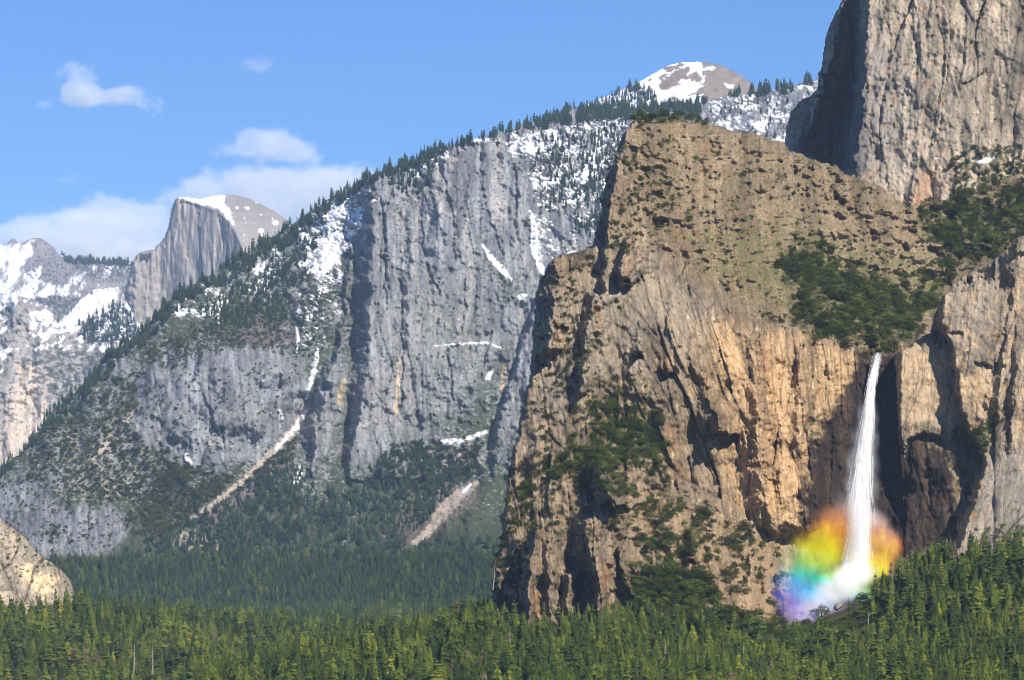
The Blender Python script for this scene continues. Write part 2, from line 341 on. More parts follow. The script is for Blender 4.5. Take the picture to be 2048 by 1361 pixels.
def f_ridge(U, V):                                  # the long forested valley wall with the tall grey cliff
    base = rbf([(0,1240,5250),(300,1240,5250),(600,1240,5250),(1100,1240,5250),(0,1130,5600),(300,1130,5560),(600,1130,5560),(850,1130,5560),(1100,1130,5500),
        (0,1060,5680),(120,1060,5620),(200,1040,5690),(250,990,5850),(100,960,5900),(350,1000,5820),(480,960,5880),(600,980,5850),(720,1000,5850),(850,960,5950),(930,1000,5800),(1060,1050,5700),
        (0,950,5980),(120,880,6020),(200,820,6080),(300,780,6050),(300,870,5980),(420,860,5930),(520,860,5960),(600,840,6180),(450,740,6010),(560,740,6080),(610,740,6200),(240,720,6250),
        (330,660,6260),(450,640,6340),(560,640,6400),(620,640,6290),(420,580,6450),(540,540,6580),(650,500,6540),(650,560,6430),
        (0,930,6060),(105,812,6180),(215,700,6320),(350,580,6520),(500,492,6700),(650,395,6820),(800,318,7120),(950,268,7260),(1100,222,7420),(1300,190,7640),(1500,178,7760),(1720,130,7900),
        (740,400,6720),(820,360,6900),(900,420,6500),(1000,420,6560),(1080,300,7020),(1120,400,6700),(1120,480,6620),(1180,330,6900),(1200,280,7100),(1260,250,7200),(1100,560,6500),(1180,560,6500),
        (1400,220,7300),(1420,280,7050),(1500,230,7150),(1560,280,6950),(1600,200,7200),(1640,250,7000),(1700,300,6900),(1300,400,6700)], U, V)
    d = base
    for pts, sl, sr, top in (
        ([(748,338,6590),(752,360,6480),(748,440,6370),(742,560,6240),(738,660,6150),(730,760,6060),(715,860,5980),(700,960,5900)], 4.2, .15, 14),
        ([(772,338,6590),(768,420,6400),(765,600,6210)], 3.0, .9, 14),
        ([(706,486,6500),(700,520,6420),(690,620,6290),(680,700,6180),(660,760,6080),(640,840,5990),(625,920,5930),(622,990,5880)], 4.2, 1.8, 14),
        ([(830,420,6420),(822,520,6260),(815,700,6120),(800,860,6010),(780,940,5950)], 1.6, .5, 9),
        ([(905,292,6560),(890,340,6440),(880,430,6330),(872,560,6230),(870,700,6130),(868,860,6030)], 1.5, .6, 9),
        ([(1000,296,6640),(1010,350,6500),(1015,430,6430),(1010,520,6380)], 1.9, .8, 9),
        ([(1045,320,6700),(1050,420,6560),(1060,520,6480),(1075,600,6380)], .8, 4.0, 9),
        ([(1090,560,6240),(1062,640,6150),(1035,730,6080),(1012,800,6010),(990,880,5930),(978,980,5850),(985,1080,5760),(1000,1150,5700)], 6.5, -.35, 10),
        ([(985,760,6140),(960,870,5990),(950,960,5880)], 5.0, 1.5, 10)):
        d = smin(d, buttress(U, V, pts, sl, sr, top, 3.0), 9)
    on = sstep(20, 120, base-d)                       # where a rib of bare cliff stands out
    r, st, ck, cc = rockwork(U, V, 6200, 101, 2.7, .05, 1.5)
    big = fbm(U/90, V/90, 107, 4, .5)
    cliff = np.maximum.reduce([on, pmask(U, V, [(280,760),(330,700),(470,690),(600,700),(615,790),(590,850),(540,900),(450,930),(380,940),(330,900),(270,880)], 26, 18),
                               pmask(U, V, [(-40,960),(60,960),(110,1010),(200,1010),(270,1040),(250,1080),(200,1110),(-40,1120)], 26, 16), pmask(U, V, [(1060,300),(1200,300),(1230,600),(1060,600)], 40, 20)*.8,
                               pmask(U, V, [(1390,222),(1460,196),(1530,190),(1640,168),(1720,300),(1400,300)], 14, 8)])
    rough = .25+.75*cliff
    d = d + r*rough*.62 + big*45*(1-.6*on) + fbm(U/22, V/22, 109, 4)*9
    for pts in ([(762,350,2),(768,450,2.5),(772,600,2)], [(838,430,2),(852,520,3),(880,590,2)], [(878,330,2),(905,430,3),(912,520,2)], [(960,320,2),(968,420,3),(1004,500,2)], [(800,560,2),(806,700,3),(800,820,2)], [(930,560,2),(926,660,2)], [(895,700,2),(905,800,2)], [(1030,330,2),(1032,470,3)], [(405,790,3),(420,830,4),(440,870,2)], [(985,640,2),(960,760,2)]):
        d = d + 16*lmask(U+fbm(U/30, V/30, 141, 3)*8, V, pts, 1.5, 8)
    up = upness(U, V, d)
    n1 = fbm(U/55, V/55, 113, 5, .6); n2 = fbm(U/9, V/6, 117, 4, .65)
    c = flat(U, (.222,.230,.252))*(.55+.72*st+.3*(cc-.5)+.35*fbm(U/70, V/90, 131, 4, .6))[..., None]
    c = mixc(c, (.40,.35,.28), sstep(.62, .9, st)*on*.5)
    c = mixc(c, (.30,.29,.28), on*pmask(U, V, [(690,640),(900,560),(1000,700),(980,860),(760,900),(640,900)], 80)*.5)
    c = mixc(c, (.55,.43,.26), np.maximum.reduce([lmask(U, V, [(1010,730,4),(1003,780,6)], 2), lmask(U, V, [(690,760,5),(680,800,8)], 4), lmask(U, V, [(800,720,3),(790,830,4)], 3)])*.8)
    c = c*(1-.45*ck*cliff)[..., None]; c = c*(1+.55*cliff*np.clip(fbm((U-.04*V)/7, V/75, 143, 4, .6), -1, 1)*.8)[..., None]
    c = mixc(c, (.42,.39,.34), cliff*sstep(.25, .6, fbm(U/34, V/28, 145, 5, .65))*.5)
    # brush and forest floor
    slope = 1-cliff
    veg = slope*sstep(-.22, .16, n1*.55+n2*.9+.06+.55*sstep(920, 1050, V)+.25*pmask(U, V, [(330,660),(470,600),(600,640),(600,700),(450,700),(330,730)], 40)-.3*sstep(600, 480, V))
    veg = np.maximum(veg, cliff*sstep(.55, .72, n2*.75+n1*.45+.3*sstep(.5, .8, up))*.85)
    veg = np.maximum(veg, on*sstep(.1, .3, n2+.1)*np.maximum.reduce([lmask(U, V, [(955,500,6),(985,550,10),(1015,575,14)], 4), lmask(U, V, [(640,690,8),(720,720,4)], 3), pmask(U, V, [(1000,545),(1050,560),(1060,600),(1000,620)], 16, 8)]))
    vc = flat(U, (.048,.062,.032))*(1+.35*n2[..., None])
    vc = mixc(vc, (.15,.115,.12), np.maximum(pmask(U, V, [(470,655),(520,640),(590,650),(600,690),(540,700),(490,690)], 20, 12), pmask(U, V, [(350,1045),(470,980),(560,920),(620,830),(640,840),(560,950),(420,1060)], 16, 6)*.9)*.8)
    vc = mixc(vc, (.13,.10,.085), pmask(U, V, [(760,1070),(830,1010),(900,975),(950,955),(960,990),(880,1060),(800,1110)], 24, 10)*.75)
    c = c*(1-veg[..., None])+vc*veg[..., None]
    # bare earth and scree chutes
    scree = np.maximum.reduce([lmask(U, V, [(612,815,6),(585,865,8),(545,905,7),(490,958,5),(440,1000,6),(385,1038,4)], 7, 8), lmask(U, V, [(952,967,5),(920,990,12),(890,1020,15),(860,1060,9),(825,1090,3)], 5, 9),
                               lmask(U, V, [(925,905,2),(905,920,6),(880,935,2)], 3), lmask(U, V, [(260,830,4),(240,870,5),(200,900,7),(170,930,3)], 7, 10), pmask(U, V, [(345,1085),(375,1060),(430,1070),(440,1100),(400,1110)], 8, 10, 12)*.7])
    c = mixc(c, (.44,.36,.29), scree*.9*sstep(-.5, .1, n2+.15)); c = mixc(c, (.24,.20,.17), scree*sstep(.1, .4, fbm(U/4, V/4, 153, 3))*.6)
    scr2 = sstep(.38, .55, n2+.35*pmask(U, V, [(60,860),(300,800),(300,1000),(100,1010)], 60))*slope*sstep(780, 860, V)*sstep(1080, 1000, V)
    c = mixc(c, (.42,.37,.33), scr2*.6)
    # snow
    sdir = .72*fbm((U+V*.7)/17, (V-U*.5)/6, 127, 5, .7)+.62*fbm(U/46, V/34, 129, 4, .6)
    zone = np.maximum.reduce([pmask(U, V, [(600,470),(640,420),(740,350),(735,420),(720,480),(690,500),(680,570),(640,590),(610,540)], 30, 16)*.46, pmask(U, V, [(490,560),(530,500),(580,480),(560,560),(500,590)], 24, 12)*.36,
                              pmask(U, V, [(330,620),(420,560),(470,600),(430,640),(350,640)], 24, 12)*.28, pmask(U, V, [(800,330),(900,280),(1000,262),(1120,250),(1250,236),(1260,330),(1210,420),(1080,420),(1060,330),(1000,292),(910,286),(860,340),(815,380)], 24, 14)*.31,
                              pmask(U, V, [(1380,220),(1460,190),(1560,180),(1660,150),(1720,280),(1420,290)], 10, 6)*.25, pmask(U, V, [(1060,380),(1210,400),(1180,520),(1090,520)], 30, 14)*.22,
                              pmask(U, V, [(580,580),(690,600),(640,700),(590,700)], 30, 14)*.22])
    sn = sstep(-.02, .1, sdir*.8+zone*1.3-.52+.25*(up-.4)*(zone > .05))
    sn = sn*(zone > .03)
    sn = np.maximum.reduce([sn, lmask(U, V, [(1062,425,2),(1068,455,6),(1070,490,9),(1078,525,7),(1086,548,5)], 4, 10), lmask(U, V, [(966,492,2),(985,520,5),(1005,540,6.5),(1022,558,2)], 3.5, 7),
                            lmask(U, V, [(612,822,3),(596,850,5),(570,880,4),(552,898,2)], 4, 8), lmask(U, V, [(870,692,.6),(940,687,1.8),(975,686,1.6),(1000,696,1.8)], 2.2, 7), lmask(U, V, [(880,884,3),(900,884,6),(925,882,4),(972,864,4)], 2, 8),
                            lmask(U, V, [(593,655,2),(596,680,3),(593,705,1.5)], 2), lmask(U, V, [(635,700,2),(628,740,5),(612,800,2)], 4, 10), lmask(U, V, [(985,740,1.5),(975,756,5)], 3, 6), lmask(U, V, [(600,940,5),(590,965,4)], 5, 8), lmask(U, V, [(1040,596,6),(1052,590,2)], 2),
                            lmask(U, V, [(560,822,3),(566,838,2)], 2), lmask(U, V, [(942,970,3),(925,985,3)], 2), lmask(U, V, [(372,912,5),(380,928,4)], 4, 8), lmask(U, V, [(1195,270,3),(1200,310,9)], 2), lmask(U, V, [(1060,300,8),(1110,285,10),(1130,290,3)], 5, 10)])
    sn = sn*(1-.85*sstep(.22, .42, fbm(U/6, V/5, 149, 3, .6)))
    c = mixc(c, SNOW, sn)
    return d-sn*3+sn*fbm(U/12, V/9, 151, 3)*5, rgba(c, 1-.8*sn)
relief('forested_valley_wall', [(-300,1090),(-80,982),(0,934),(40,906),(75,862),(105,818),(150,783),(190,738),(215,708),(250,684),(285,658),(320,622),(350,588),(400,562),(440,537),(500,502),(545,472),(600,437),(650,402),(700,374),(745,347),(800,327),(850,310),(900,292),(950,277),(1000,264),(1060,247),(1100,230),(1150,217),(1200,216),(1260,215),(1330,213),(1400,204),(1450,192),(1500,184),(1560,176),(1610,164),(1640,154),(1720,130),(1900,120),(1900,420),(1560,430),(1500,700),(1420,1250),(-300,1250)],
       f_ridge, M_MID, 2.0, 3.0, 500, 8, 50, 101, 'long forested valley wall with a tall grey cliff and patches of snow')

def f_upper(U, V):                                  # tall cliff at the upper right
    d = rbf([(1570,300,3080),(1640,200,3080),(1700,0,3120),(1700,-60,3140),(1735,345,2790),(1800,350,2780),(1900,420,2740),(2000,400,2720),(2100,400,2720),(1800,0,2860),(1900,0,2850),(2000,0,2860),(2100,0,2870),(1800,-60,2890),(2100,-60,2900),(1850,200,2790),(2000,200,2780),(1950,330,2740)], U, V)
    # big shaded recess left of the prow
    prow = buttress(U, V, [(1742,-60,2860),(1738,0,2840),(1732,120,2810),(1724,240,2780),(1706,350,2750),(1700,430,2740)], 8.0, -.1, 3)
    rib = buttress(U, V, [(1702,-60,2975),(1684,0,2968),(1668,90,2960),(1650,160,2955),(1636,200,2952),(1600,300,2950)], 5.0, 1.0, 3)
    nub = buttress(U, V, [(1612,186,3010),(1606,240,2970),(1596,290,2950)], 3.5, .5, 8)
    face = np.where(U > 1700, d, 3200)
    d = smin(np.minimum(rib, nub), np.where(U < 1745, prow, 9e3), 6)
    d = np.where(U < 1738, d, smin(face, prow, 20))
    d = smin(d, buttress(U, V, [(1850,322,2800),(1838,350,2735),(1820,420,2715)], 1.2, .8, 8), 10)
    d = smin(d, buttress(U, V, [(1960,-60,2860),(1965,60,2820),(1958,120,2800)], 2.0, .4, 6, 2), 10)
    d = smin(d, buttress(U, V, [(2030,120,2800),(2035,260,2750),(2042,330,2730)], 1.6, .2, 6), 10)
    d = smin(d, buttress(U, V, [(1815,200,2800),(1812,260,2765),(1806,320,2760)], 1.6, .6, 6), 10)
    r, st, ck, cc = rockwork(U, V, 2850, 201, 1.7, -.06, 1.6)
    d = d + r*.6 + fbm(U/50, V/90, 203, 4)*9
    c = flat(U, (.36,.305,.235))*(.50+.78*st+.4*(cc-.5)+.4*fbm(U/60, V/80, 215, 4, .6))[..., None]
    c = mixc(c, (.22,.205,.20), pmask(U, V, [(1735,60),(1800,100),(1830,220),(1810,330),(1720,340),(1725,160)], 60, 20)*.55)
    c = mixc(c, (.58,.46,.31), sstep(.55, .85, st)*sstep(1800, 1880, U)*.6)
    c = mixc(c, (.50,.27,.14), np.maximum(pmask(U, V, [(1840,345),(1870,350),(1865,420),(1820,420)], 16, 10)*.5, sstep(.35, .6, fbm(U/18, V/26, 211, 3))*.35))
    c = mixc(c, (.13,.12,.115), sstep(.12, .6, fbm(U/7, V/100, 213, 3))*.45)
    c = mixc(c, (.075,.08,.09), pmask(U, V, [(1580,300),(1630,240),(1690,130),(1736,20),(1735,345),(1705,348)], 14, 6)*.65)  # shade of the recess deepened in the rock colour
    c = c*(1-.6*ck)[..., None]
    sn = np.maximum(lmask(U, V, [(1958,325,3),(1978,319,4),(1988,316,1)], 4, 5), lmask(U, V, [(1870,318,1.2),(1882,316,1.5)], 1))
    veg = sstep(.4, .6, fbm(U/9, V/9, 221, 4)+.45*pmask(U, V, [(1890,330),(1960,300),(2060,290),(2060,400),(1900,400)], 30))
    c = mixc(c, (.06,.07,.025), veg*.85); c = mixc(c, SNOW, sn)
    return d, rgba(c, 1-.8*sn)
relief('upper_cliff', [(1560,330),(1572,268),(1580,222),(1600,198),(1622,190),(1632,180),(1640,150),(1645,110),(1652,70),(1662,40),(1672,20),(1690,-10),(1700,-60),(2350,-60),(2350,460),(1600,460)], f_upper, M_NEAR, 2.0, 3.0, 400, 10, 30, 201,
       'towering sunlit cliff with a deep shadowed recess, upper right corner')

G_BOWL = [(1560,530),(1600,500),(1660,520),(1720,560),(1800,600),(1860,590),(1890,570),(1880,600),(1860,650),(1830,670),(1780,690),(1740,698),(1700,690),(1640,670),(1600,640),(1590,590)]
G_WOOD = [(1830,425),(1870,410),(1920,395),(1990,385),(2080,350),(2080,490),(1990,520),(1900,540),(1880,510),(1850,470)]
def f_near(U, V):                                   # the near cliff with the waterfall
    d = rbf([(1230,240,2360),(1260,236,2330),(1400,240,2370),(1560,280,2420),(1700,345,2520),(1830,415,2600),(1950,390,2720),(2100,330,2800),
        (1240,450,2190),(1350,450,2215),(1500,450,2260),(1650,500,2350),(1780,520,2440),(1950,480,2590),(2080,460,2640),(1350,560,2150),(1480,580,2180),(1600,600,2230),(1800,620,2340),(1900,600,2420),
        (1210,600,2120),(1300,600,2118),(1400,640,2112),(1500,650,2130),(1600,665,2160),(1690,690,2185),(1750,700,2208),(1850,690,2225),(2000,690,2300),
        (1300,850,2085),(1450,850,2095),(1560,850,2120),(1650,850,2160),(1740,760,2196),(1740,900,2184),(1830,900,2160),(1900,900,2152),(1860,1000,2140),
        (1300,1000,2070),(1450,1040,2075),(1560,1070,2105),(1650,1080,2145),(1740,1100,2160),(1850,1100,2132),
        (1200,900,2060),(1250,1050,2015),(1350,1060,2030),(1400,1150,2000),(1500,1130,2030),(1500,1220,1990),(1350,1250,1960),(1560,1250,2010),(1560,1160,2060),(1700,1200,2090),(1760,1300,1990),(1300,1350,1900),(1600,1350,1930),(1900,1300,1950),
        (1180,520,2160),(1090,540,2160),(1080,600,2135),(1070,700,2110),(1060,800,2085),(1030,950,2065),(1000,1100,2050),(990,1200,2040),(1130,620,2110),(1130,750,2080),(1130,900,2055),(1080,1000,2045),(1120,1350,1950)], U, V)
    for pts, sl, sr, top, bot in (
        ([(1252,262,2300),(1236,330,2225),(1222,420,2165),(1212,520,2125),(1206,600,2100)], 4.5, .5, 6, 1.5),
        ([(1262,470,2130),(1248,520,2100),(1240,560,2090)], 3.0, .9, 6, 2),
        ([(1120,512,2125),(1112,600,2085),(1098,700,2068)], 1.2, .8, 8, 1),
        ([(1190,590,2092),(1178,660,2075),(1160,780,2058)], 1.6, .6, 6, 1),
        ([(1282,640,2098),(1280,705,2078)], 1.2, 1.6, 5, 12),
        ([(1345,640,2104),(1385,720,2088),(1420,800,2078),(1440,870,2070)], .7, .9, 4, 4),
        ([(1500,690,2112),(1510,800,2090),(1520,950,2074),(1545,1050,2066)], .65, .4, 6, 1),
        ([(1600,690,2138),(1596,800,2112),(1600,950,2095),(1615,1060,2090)], .7, .5, 6, 1),
        ([(1660,700,2160),(1655,780,2140),(1640,900,2122),(1632,1050,2112)], .7, .9, 6, 1),
        ([(1705,716,2188),(1700,770,2172),(1690,860,2160)], .8, 3.5, 8, 1),
        ([(1072,1060,2000),(1062,1120,1980),(1058,1260,1962)], 4.0, .5, 6, 0),
        ([(1096,1078,1992),(1100,1150,1972),(1104,1260,1958)], 1.0, .8, 7, 0),
        ([(1168,1042,1988),(1178,1090,1962),(1196,1160,1950),(1200,1260,1942)], 2.2, .9, 7, 0),
        ([(1138,1145,1975),(1136,1260,1950)], 1.2, 1.0, 7, 0),
        ([(1238,1100,1988),(1248,1160,1968),(1262,1200,1962)], 3.5, 1.2, 7, 3),
        ([(1195,905,2040),(1200,960,2015),(1230,1010,2002)], 1.0, .8, 4, 6),
        ([(1390,1060,2018),(1384,1120,1990)], 1.2, 1.2, 5, 6),
        ([(1500,1110,2030),(1490,1240,1985)], 1.0, .9, 5, 2),
        ([(1560,1150,2045),(1570,1240,2000)], 1.0, 1.2, 5, 2)):
        d = smin(d, buttress(U, V, pts, sl, sr, top, bot), 8)
    slope = np.maximum.reduce([pmask(U, V, [(1270,220),(1580,290),(1790,390),(1900,380),(2110,330),(2110,520),(1900,560),(1860,660),(1760,700),(1690,690),(1620,655),(1500,640),(1400,560),(1300,470),(1265,400),(1255,300)], 30, 14),
                               pmask(U, V, [(1210,1000),(1330,960),(1420,1040),(1560,1080),(1600,1330),(1270,1330),(1260,1120)], 40, 20)*.55])
    r, st, ck, cc = rockwork(U, V, 2120, 301, 1.0, .10, 1.5)
    r2, st2, ck2, cc2 = rockwork(U, V, 2120, 351, 1.2, .38, 1.2)
    dg = pmask(U, V, [(1250,560),(1420,560),(1520,700),(1480,1040),(1340,1000),(1260,800)], 80, 30)
    r = r*(1-dg)+r2*dg; st = st*(1-dg)+st2*dg; ck = ck*(1-dg)+ck2*dg; cc = cc*(1-dg)+cc2*dg
    lump = fbm(U/26, V/18, 305, 5, .6)
    hh = V+.22*(U-1400)+38*fbm(U/90, V/60, 341, 4, .55); ph = (hh/58) % 1; band = sstep(-.15, .25, fbm(U/70, V/40, 343, 3)+.1)
    step_ = sstep(0, .28, ph)
    d = d + slope*band*8*(ph-step_) + slope*(1-band)*4*fbm(U/16, V/12, 345, 4, .6)
    d = d + r*(.70-.42*slope) + fbm(U/70, V/80, 303, 4)*10 + slope*(lump*3.5+8*ridged((U+.5*V)/90, (V-.35*U)/46, 307, 2, .4)+8*fbm(U/34, V/26, 309, 4, .55))
    # overhangs with a dark underside
    for (u0, u1, v0, hh, dep) in ((1436,1476,862,26,14), (1266,1284,706,10,8), (1112,1134,650,12,7), (1320,1345,742,16,7), (1160,1180,1108,8,5), (1222,1250,1178,8,6)):
        v0 = v0 + fbm(U/14, V/40, int(u0), 3)*8 + (U-u0)*.12
        w = sstep(u0-4, u0+2, U)*sstep(u1+4, u1-2, U)
        d = d + dep*w*(sstep(v0-1, v0+2, V)*sstep(v0+hh*2, v0+hh*.4, V)) - dep*.6*w*sstep(v0-hh*3, v0-4, V)*sstep(v0+1, v0-1, V)
    # the cleft behind the falling water
    d = d + 8*pmask(U, V, [(1716,712),(1740,700),(1790,698),(1796,800),(1800,1000),(1790,1060),(1740,1080),(1700,1070),(1690,960),(1706,840)], 22, 6)
    up = upness(U, V, d)
    n1 = fbm(U/60, V/60, 311, 5, .6); n2 = fbm(U/12, V/9, 313, 4, .6)
    c = flat(U, (.265,.215,.155))*(.48+.78*st+.45*(cc-.5)+.45*fbm(U/55, V/75, 315, 4, .6))[..., None]
    tan = np.maximum(pmask(U, V, [(1330,650),(1430,640),(1540,660),(1700,700),(1720,760),(1690,900),(1660,1000),(1600,1080),(1540,1060),(1460,1000),(1440,860),(1400,740)], 70, 30), .55*pmask(U, V, [(1260,980),(1560,1080),(1540,1250),(1440,1200),(1290,1100)], 40, 20))
    c = mixc(c, (.56,.39,.22), tan*(.35+.55*sstep(.3, .7, st)))
    grey = pmask(U, V, [(1250,520),(1330,520),(1420,620),(1400,700),(1330,760),(1180,760),(1060,900),(1070,600)], 70, 30)
    c = mixc(c, (.31,.285,.25), grey*.55)
    org = np.maximum.reduce([pmask(U, V, [(1315,715),(1345,710),(1340,745),(1310,750)], 10, 8)*.9, pmask(U, V, [(1110,640),(1140,650),(1130,690),(1100,690)], 14, 8)*.55, pmask(U, V, [(1190,610),(1206,612),(1202,660),(1190,665)], 8, 5)*.8, pmask(U, V, [(1245,480),(1262,480),(1262,560),(1248,560)], 9, 6)*.6,
                           pmask(U, V, [(1310,820),(1350,860),(1380,960),(1340,960)], 24, 14)*.45, pmask(U, V, [(1520,700),(1550,700),(1560,1000),(1540,1040)], 18, 8)*.45, pmask(U, V, [(1540,300),(1590,310),(1600,330),(1560,330)], 10, 6)*.8,
                           sstep(.42, .66, fbm(U/26, V/30, 317, 4, .6))*.3, pmask(U, V, [(1070,1180),(1092,1190),(1090,1240),(1070,1240)], 9, 5)*.8, pmask(U, V, [(1190,1120),(1225,1140),(1215,1190),(1195,1170)], 14, 8)*.45])
    c = mixc(c, (.50,.26,.11), org*.5)
    c = mixc(c, (.10,.085,.075), sstep(.12, .55, fbm((U-.12*V)/6, V/85, 319, 4, .6))*(1-slope)*.62)
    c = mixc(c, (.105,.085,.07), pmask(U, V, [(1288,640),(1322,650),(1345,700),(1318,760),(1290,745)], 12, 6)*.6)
    c = mixc(c, (.62,.53,.40), sstep(.55, .85, fbm(U/10, V/34, 323, 4, .6)+.2)*(1-slope)*.5)
    # slope: dry ground, grey brush and green brush
    dry = mixc(flat(U, (.20,.155,.105)), (.24,.135,.08), sstep(.1, .5, n1)*.55)
    dry = mixc(dry, (.27,.24,.19), sstep(.0, .4, fbm(U/4, V/3, 329, 3)+.5*fbm(U/40, V/20, 330, 3))*.6); dry = dry*(.5+1.0*st)[..., None]
    dry = mixc(dry, (.135,.145,.055), sstep(.0, .5, fbm(U/22, V/6, 331, 5, .7)+.45*pmask(U, V, [(1360,470),(1560,440),(1800,500),(1890,500),(1880,620),(1700,640),(1560,620),(1440,560)], 60)-.1)*.72)
    dry = mixc(dry, (.075,.075,.03), sstep(.22, .42, fbm(U/5, V/4, 334, 3)+.35*n1)*.5)
    sl2 = slope*(.30+.70*sstep(.2, .5, up))
    c = c*(1-sl2[..., None])+dry*sl2[..., None]
    veg = np.maximum.reduce([pmask(U, V, G_BOWL, 30, 26)*sstep(-.35, -.05, n2+.3*n1)*.85, pmask(U, V, G_WOOD, 30, 26)*sstep(-.4, -.1, n2+.3*n1)*.85, sstep(.50, .62, n2+.45*n1+.1*slope)*.85,
                           pmask(U, V, [(1180,830),(1240,810),(1300,840),(1320,900),(1330,950),(1230,960),(1120,970),(1100,940),(1160,890)], 30, 34)*sstep(-.1, .2, n2)*.8, pmask(U, V, [(1250,1180),(1340,1150),(1400,1170),(1440,1240),(1560,1260),(1560,1340),(1000,1340),(1000,1180),(1040,1260),(1200,1260)], 20, 14)])
    c = mixc(c, (.050,.062,.016), veg*.92)
    # wet, black-stained rock round the fall
    wet = pmask(U, V, [(1728,704),(1745,699),(1800,698),(1800,760),(1815,850),(1850,880),(1900,900),(1910,980),(1900,1100),(1800,1110),(1740,1090),(1612,1085),(1600,1010),(1616,900),(1662,820),(1700,750)], 26, 16, 24)
    wet = np.maximum(wet, pmask(U, V, [(1640,1060),(1790,1080),(1800,1120),(1740,1200),(1690,1250),(1560,1270),(1560,1200),(1590,1130)], 30, 16, 24)*.9)
    c = mixc(c, (.030,.023,.020), wet*(.95+.04*(st < .6))); c = mixc(c, (.20,.12,.07), wet*sstep(.66, .95, st)*.35)
    c = c*(1-.62*ck*(1-.85*slope))[..., None]*np.array((.98,.92,.82), np.float32)
    return d, rgba(c)
relief('waterfall_cliff', [(1255,250),(1266,232),(1290,234),(1320,236),(1360,234),(1400,243),(1440,254),(1480,262),(1530,268),(1560,282),(1580,300),(1620,316),(1680,336),(1720,358),(1770,378),(1790,400),(1830,412),(1900,396),(1960,378),(2048,338),(2120,320),(2350,290),(2350,1340),(985,1340),(985,1180),(992,1110),(1002,1040),(1012,980),(1022,920),(1036,850),(1046,800),(1060,740),(1066,650),(1071,590),(1082,556),(1098,524),(1124,508),(1150,506),(1168,502),(1184,480),(1198,440),(1207,390),(1222,332),(1240,285)],
       f_near, M_NEAR, 1.8, 8.0, 350, 12, 26, 301, 'great tan granite cliff with brushy slopes that the waterfall drops from')

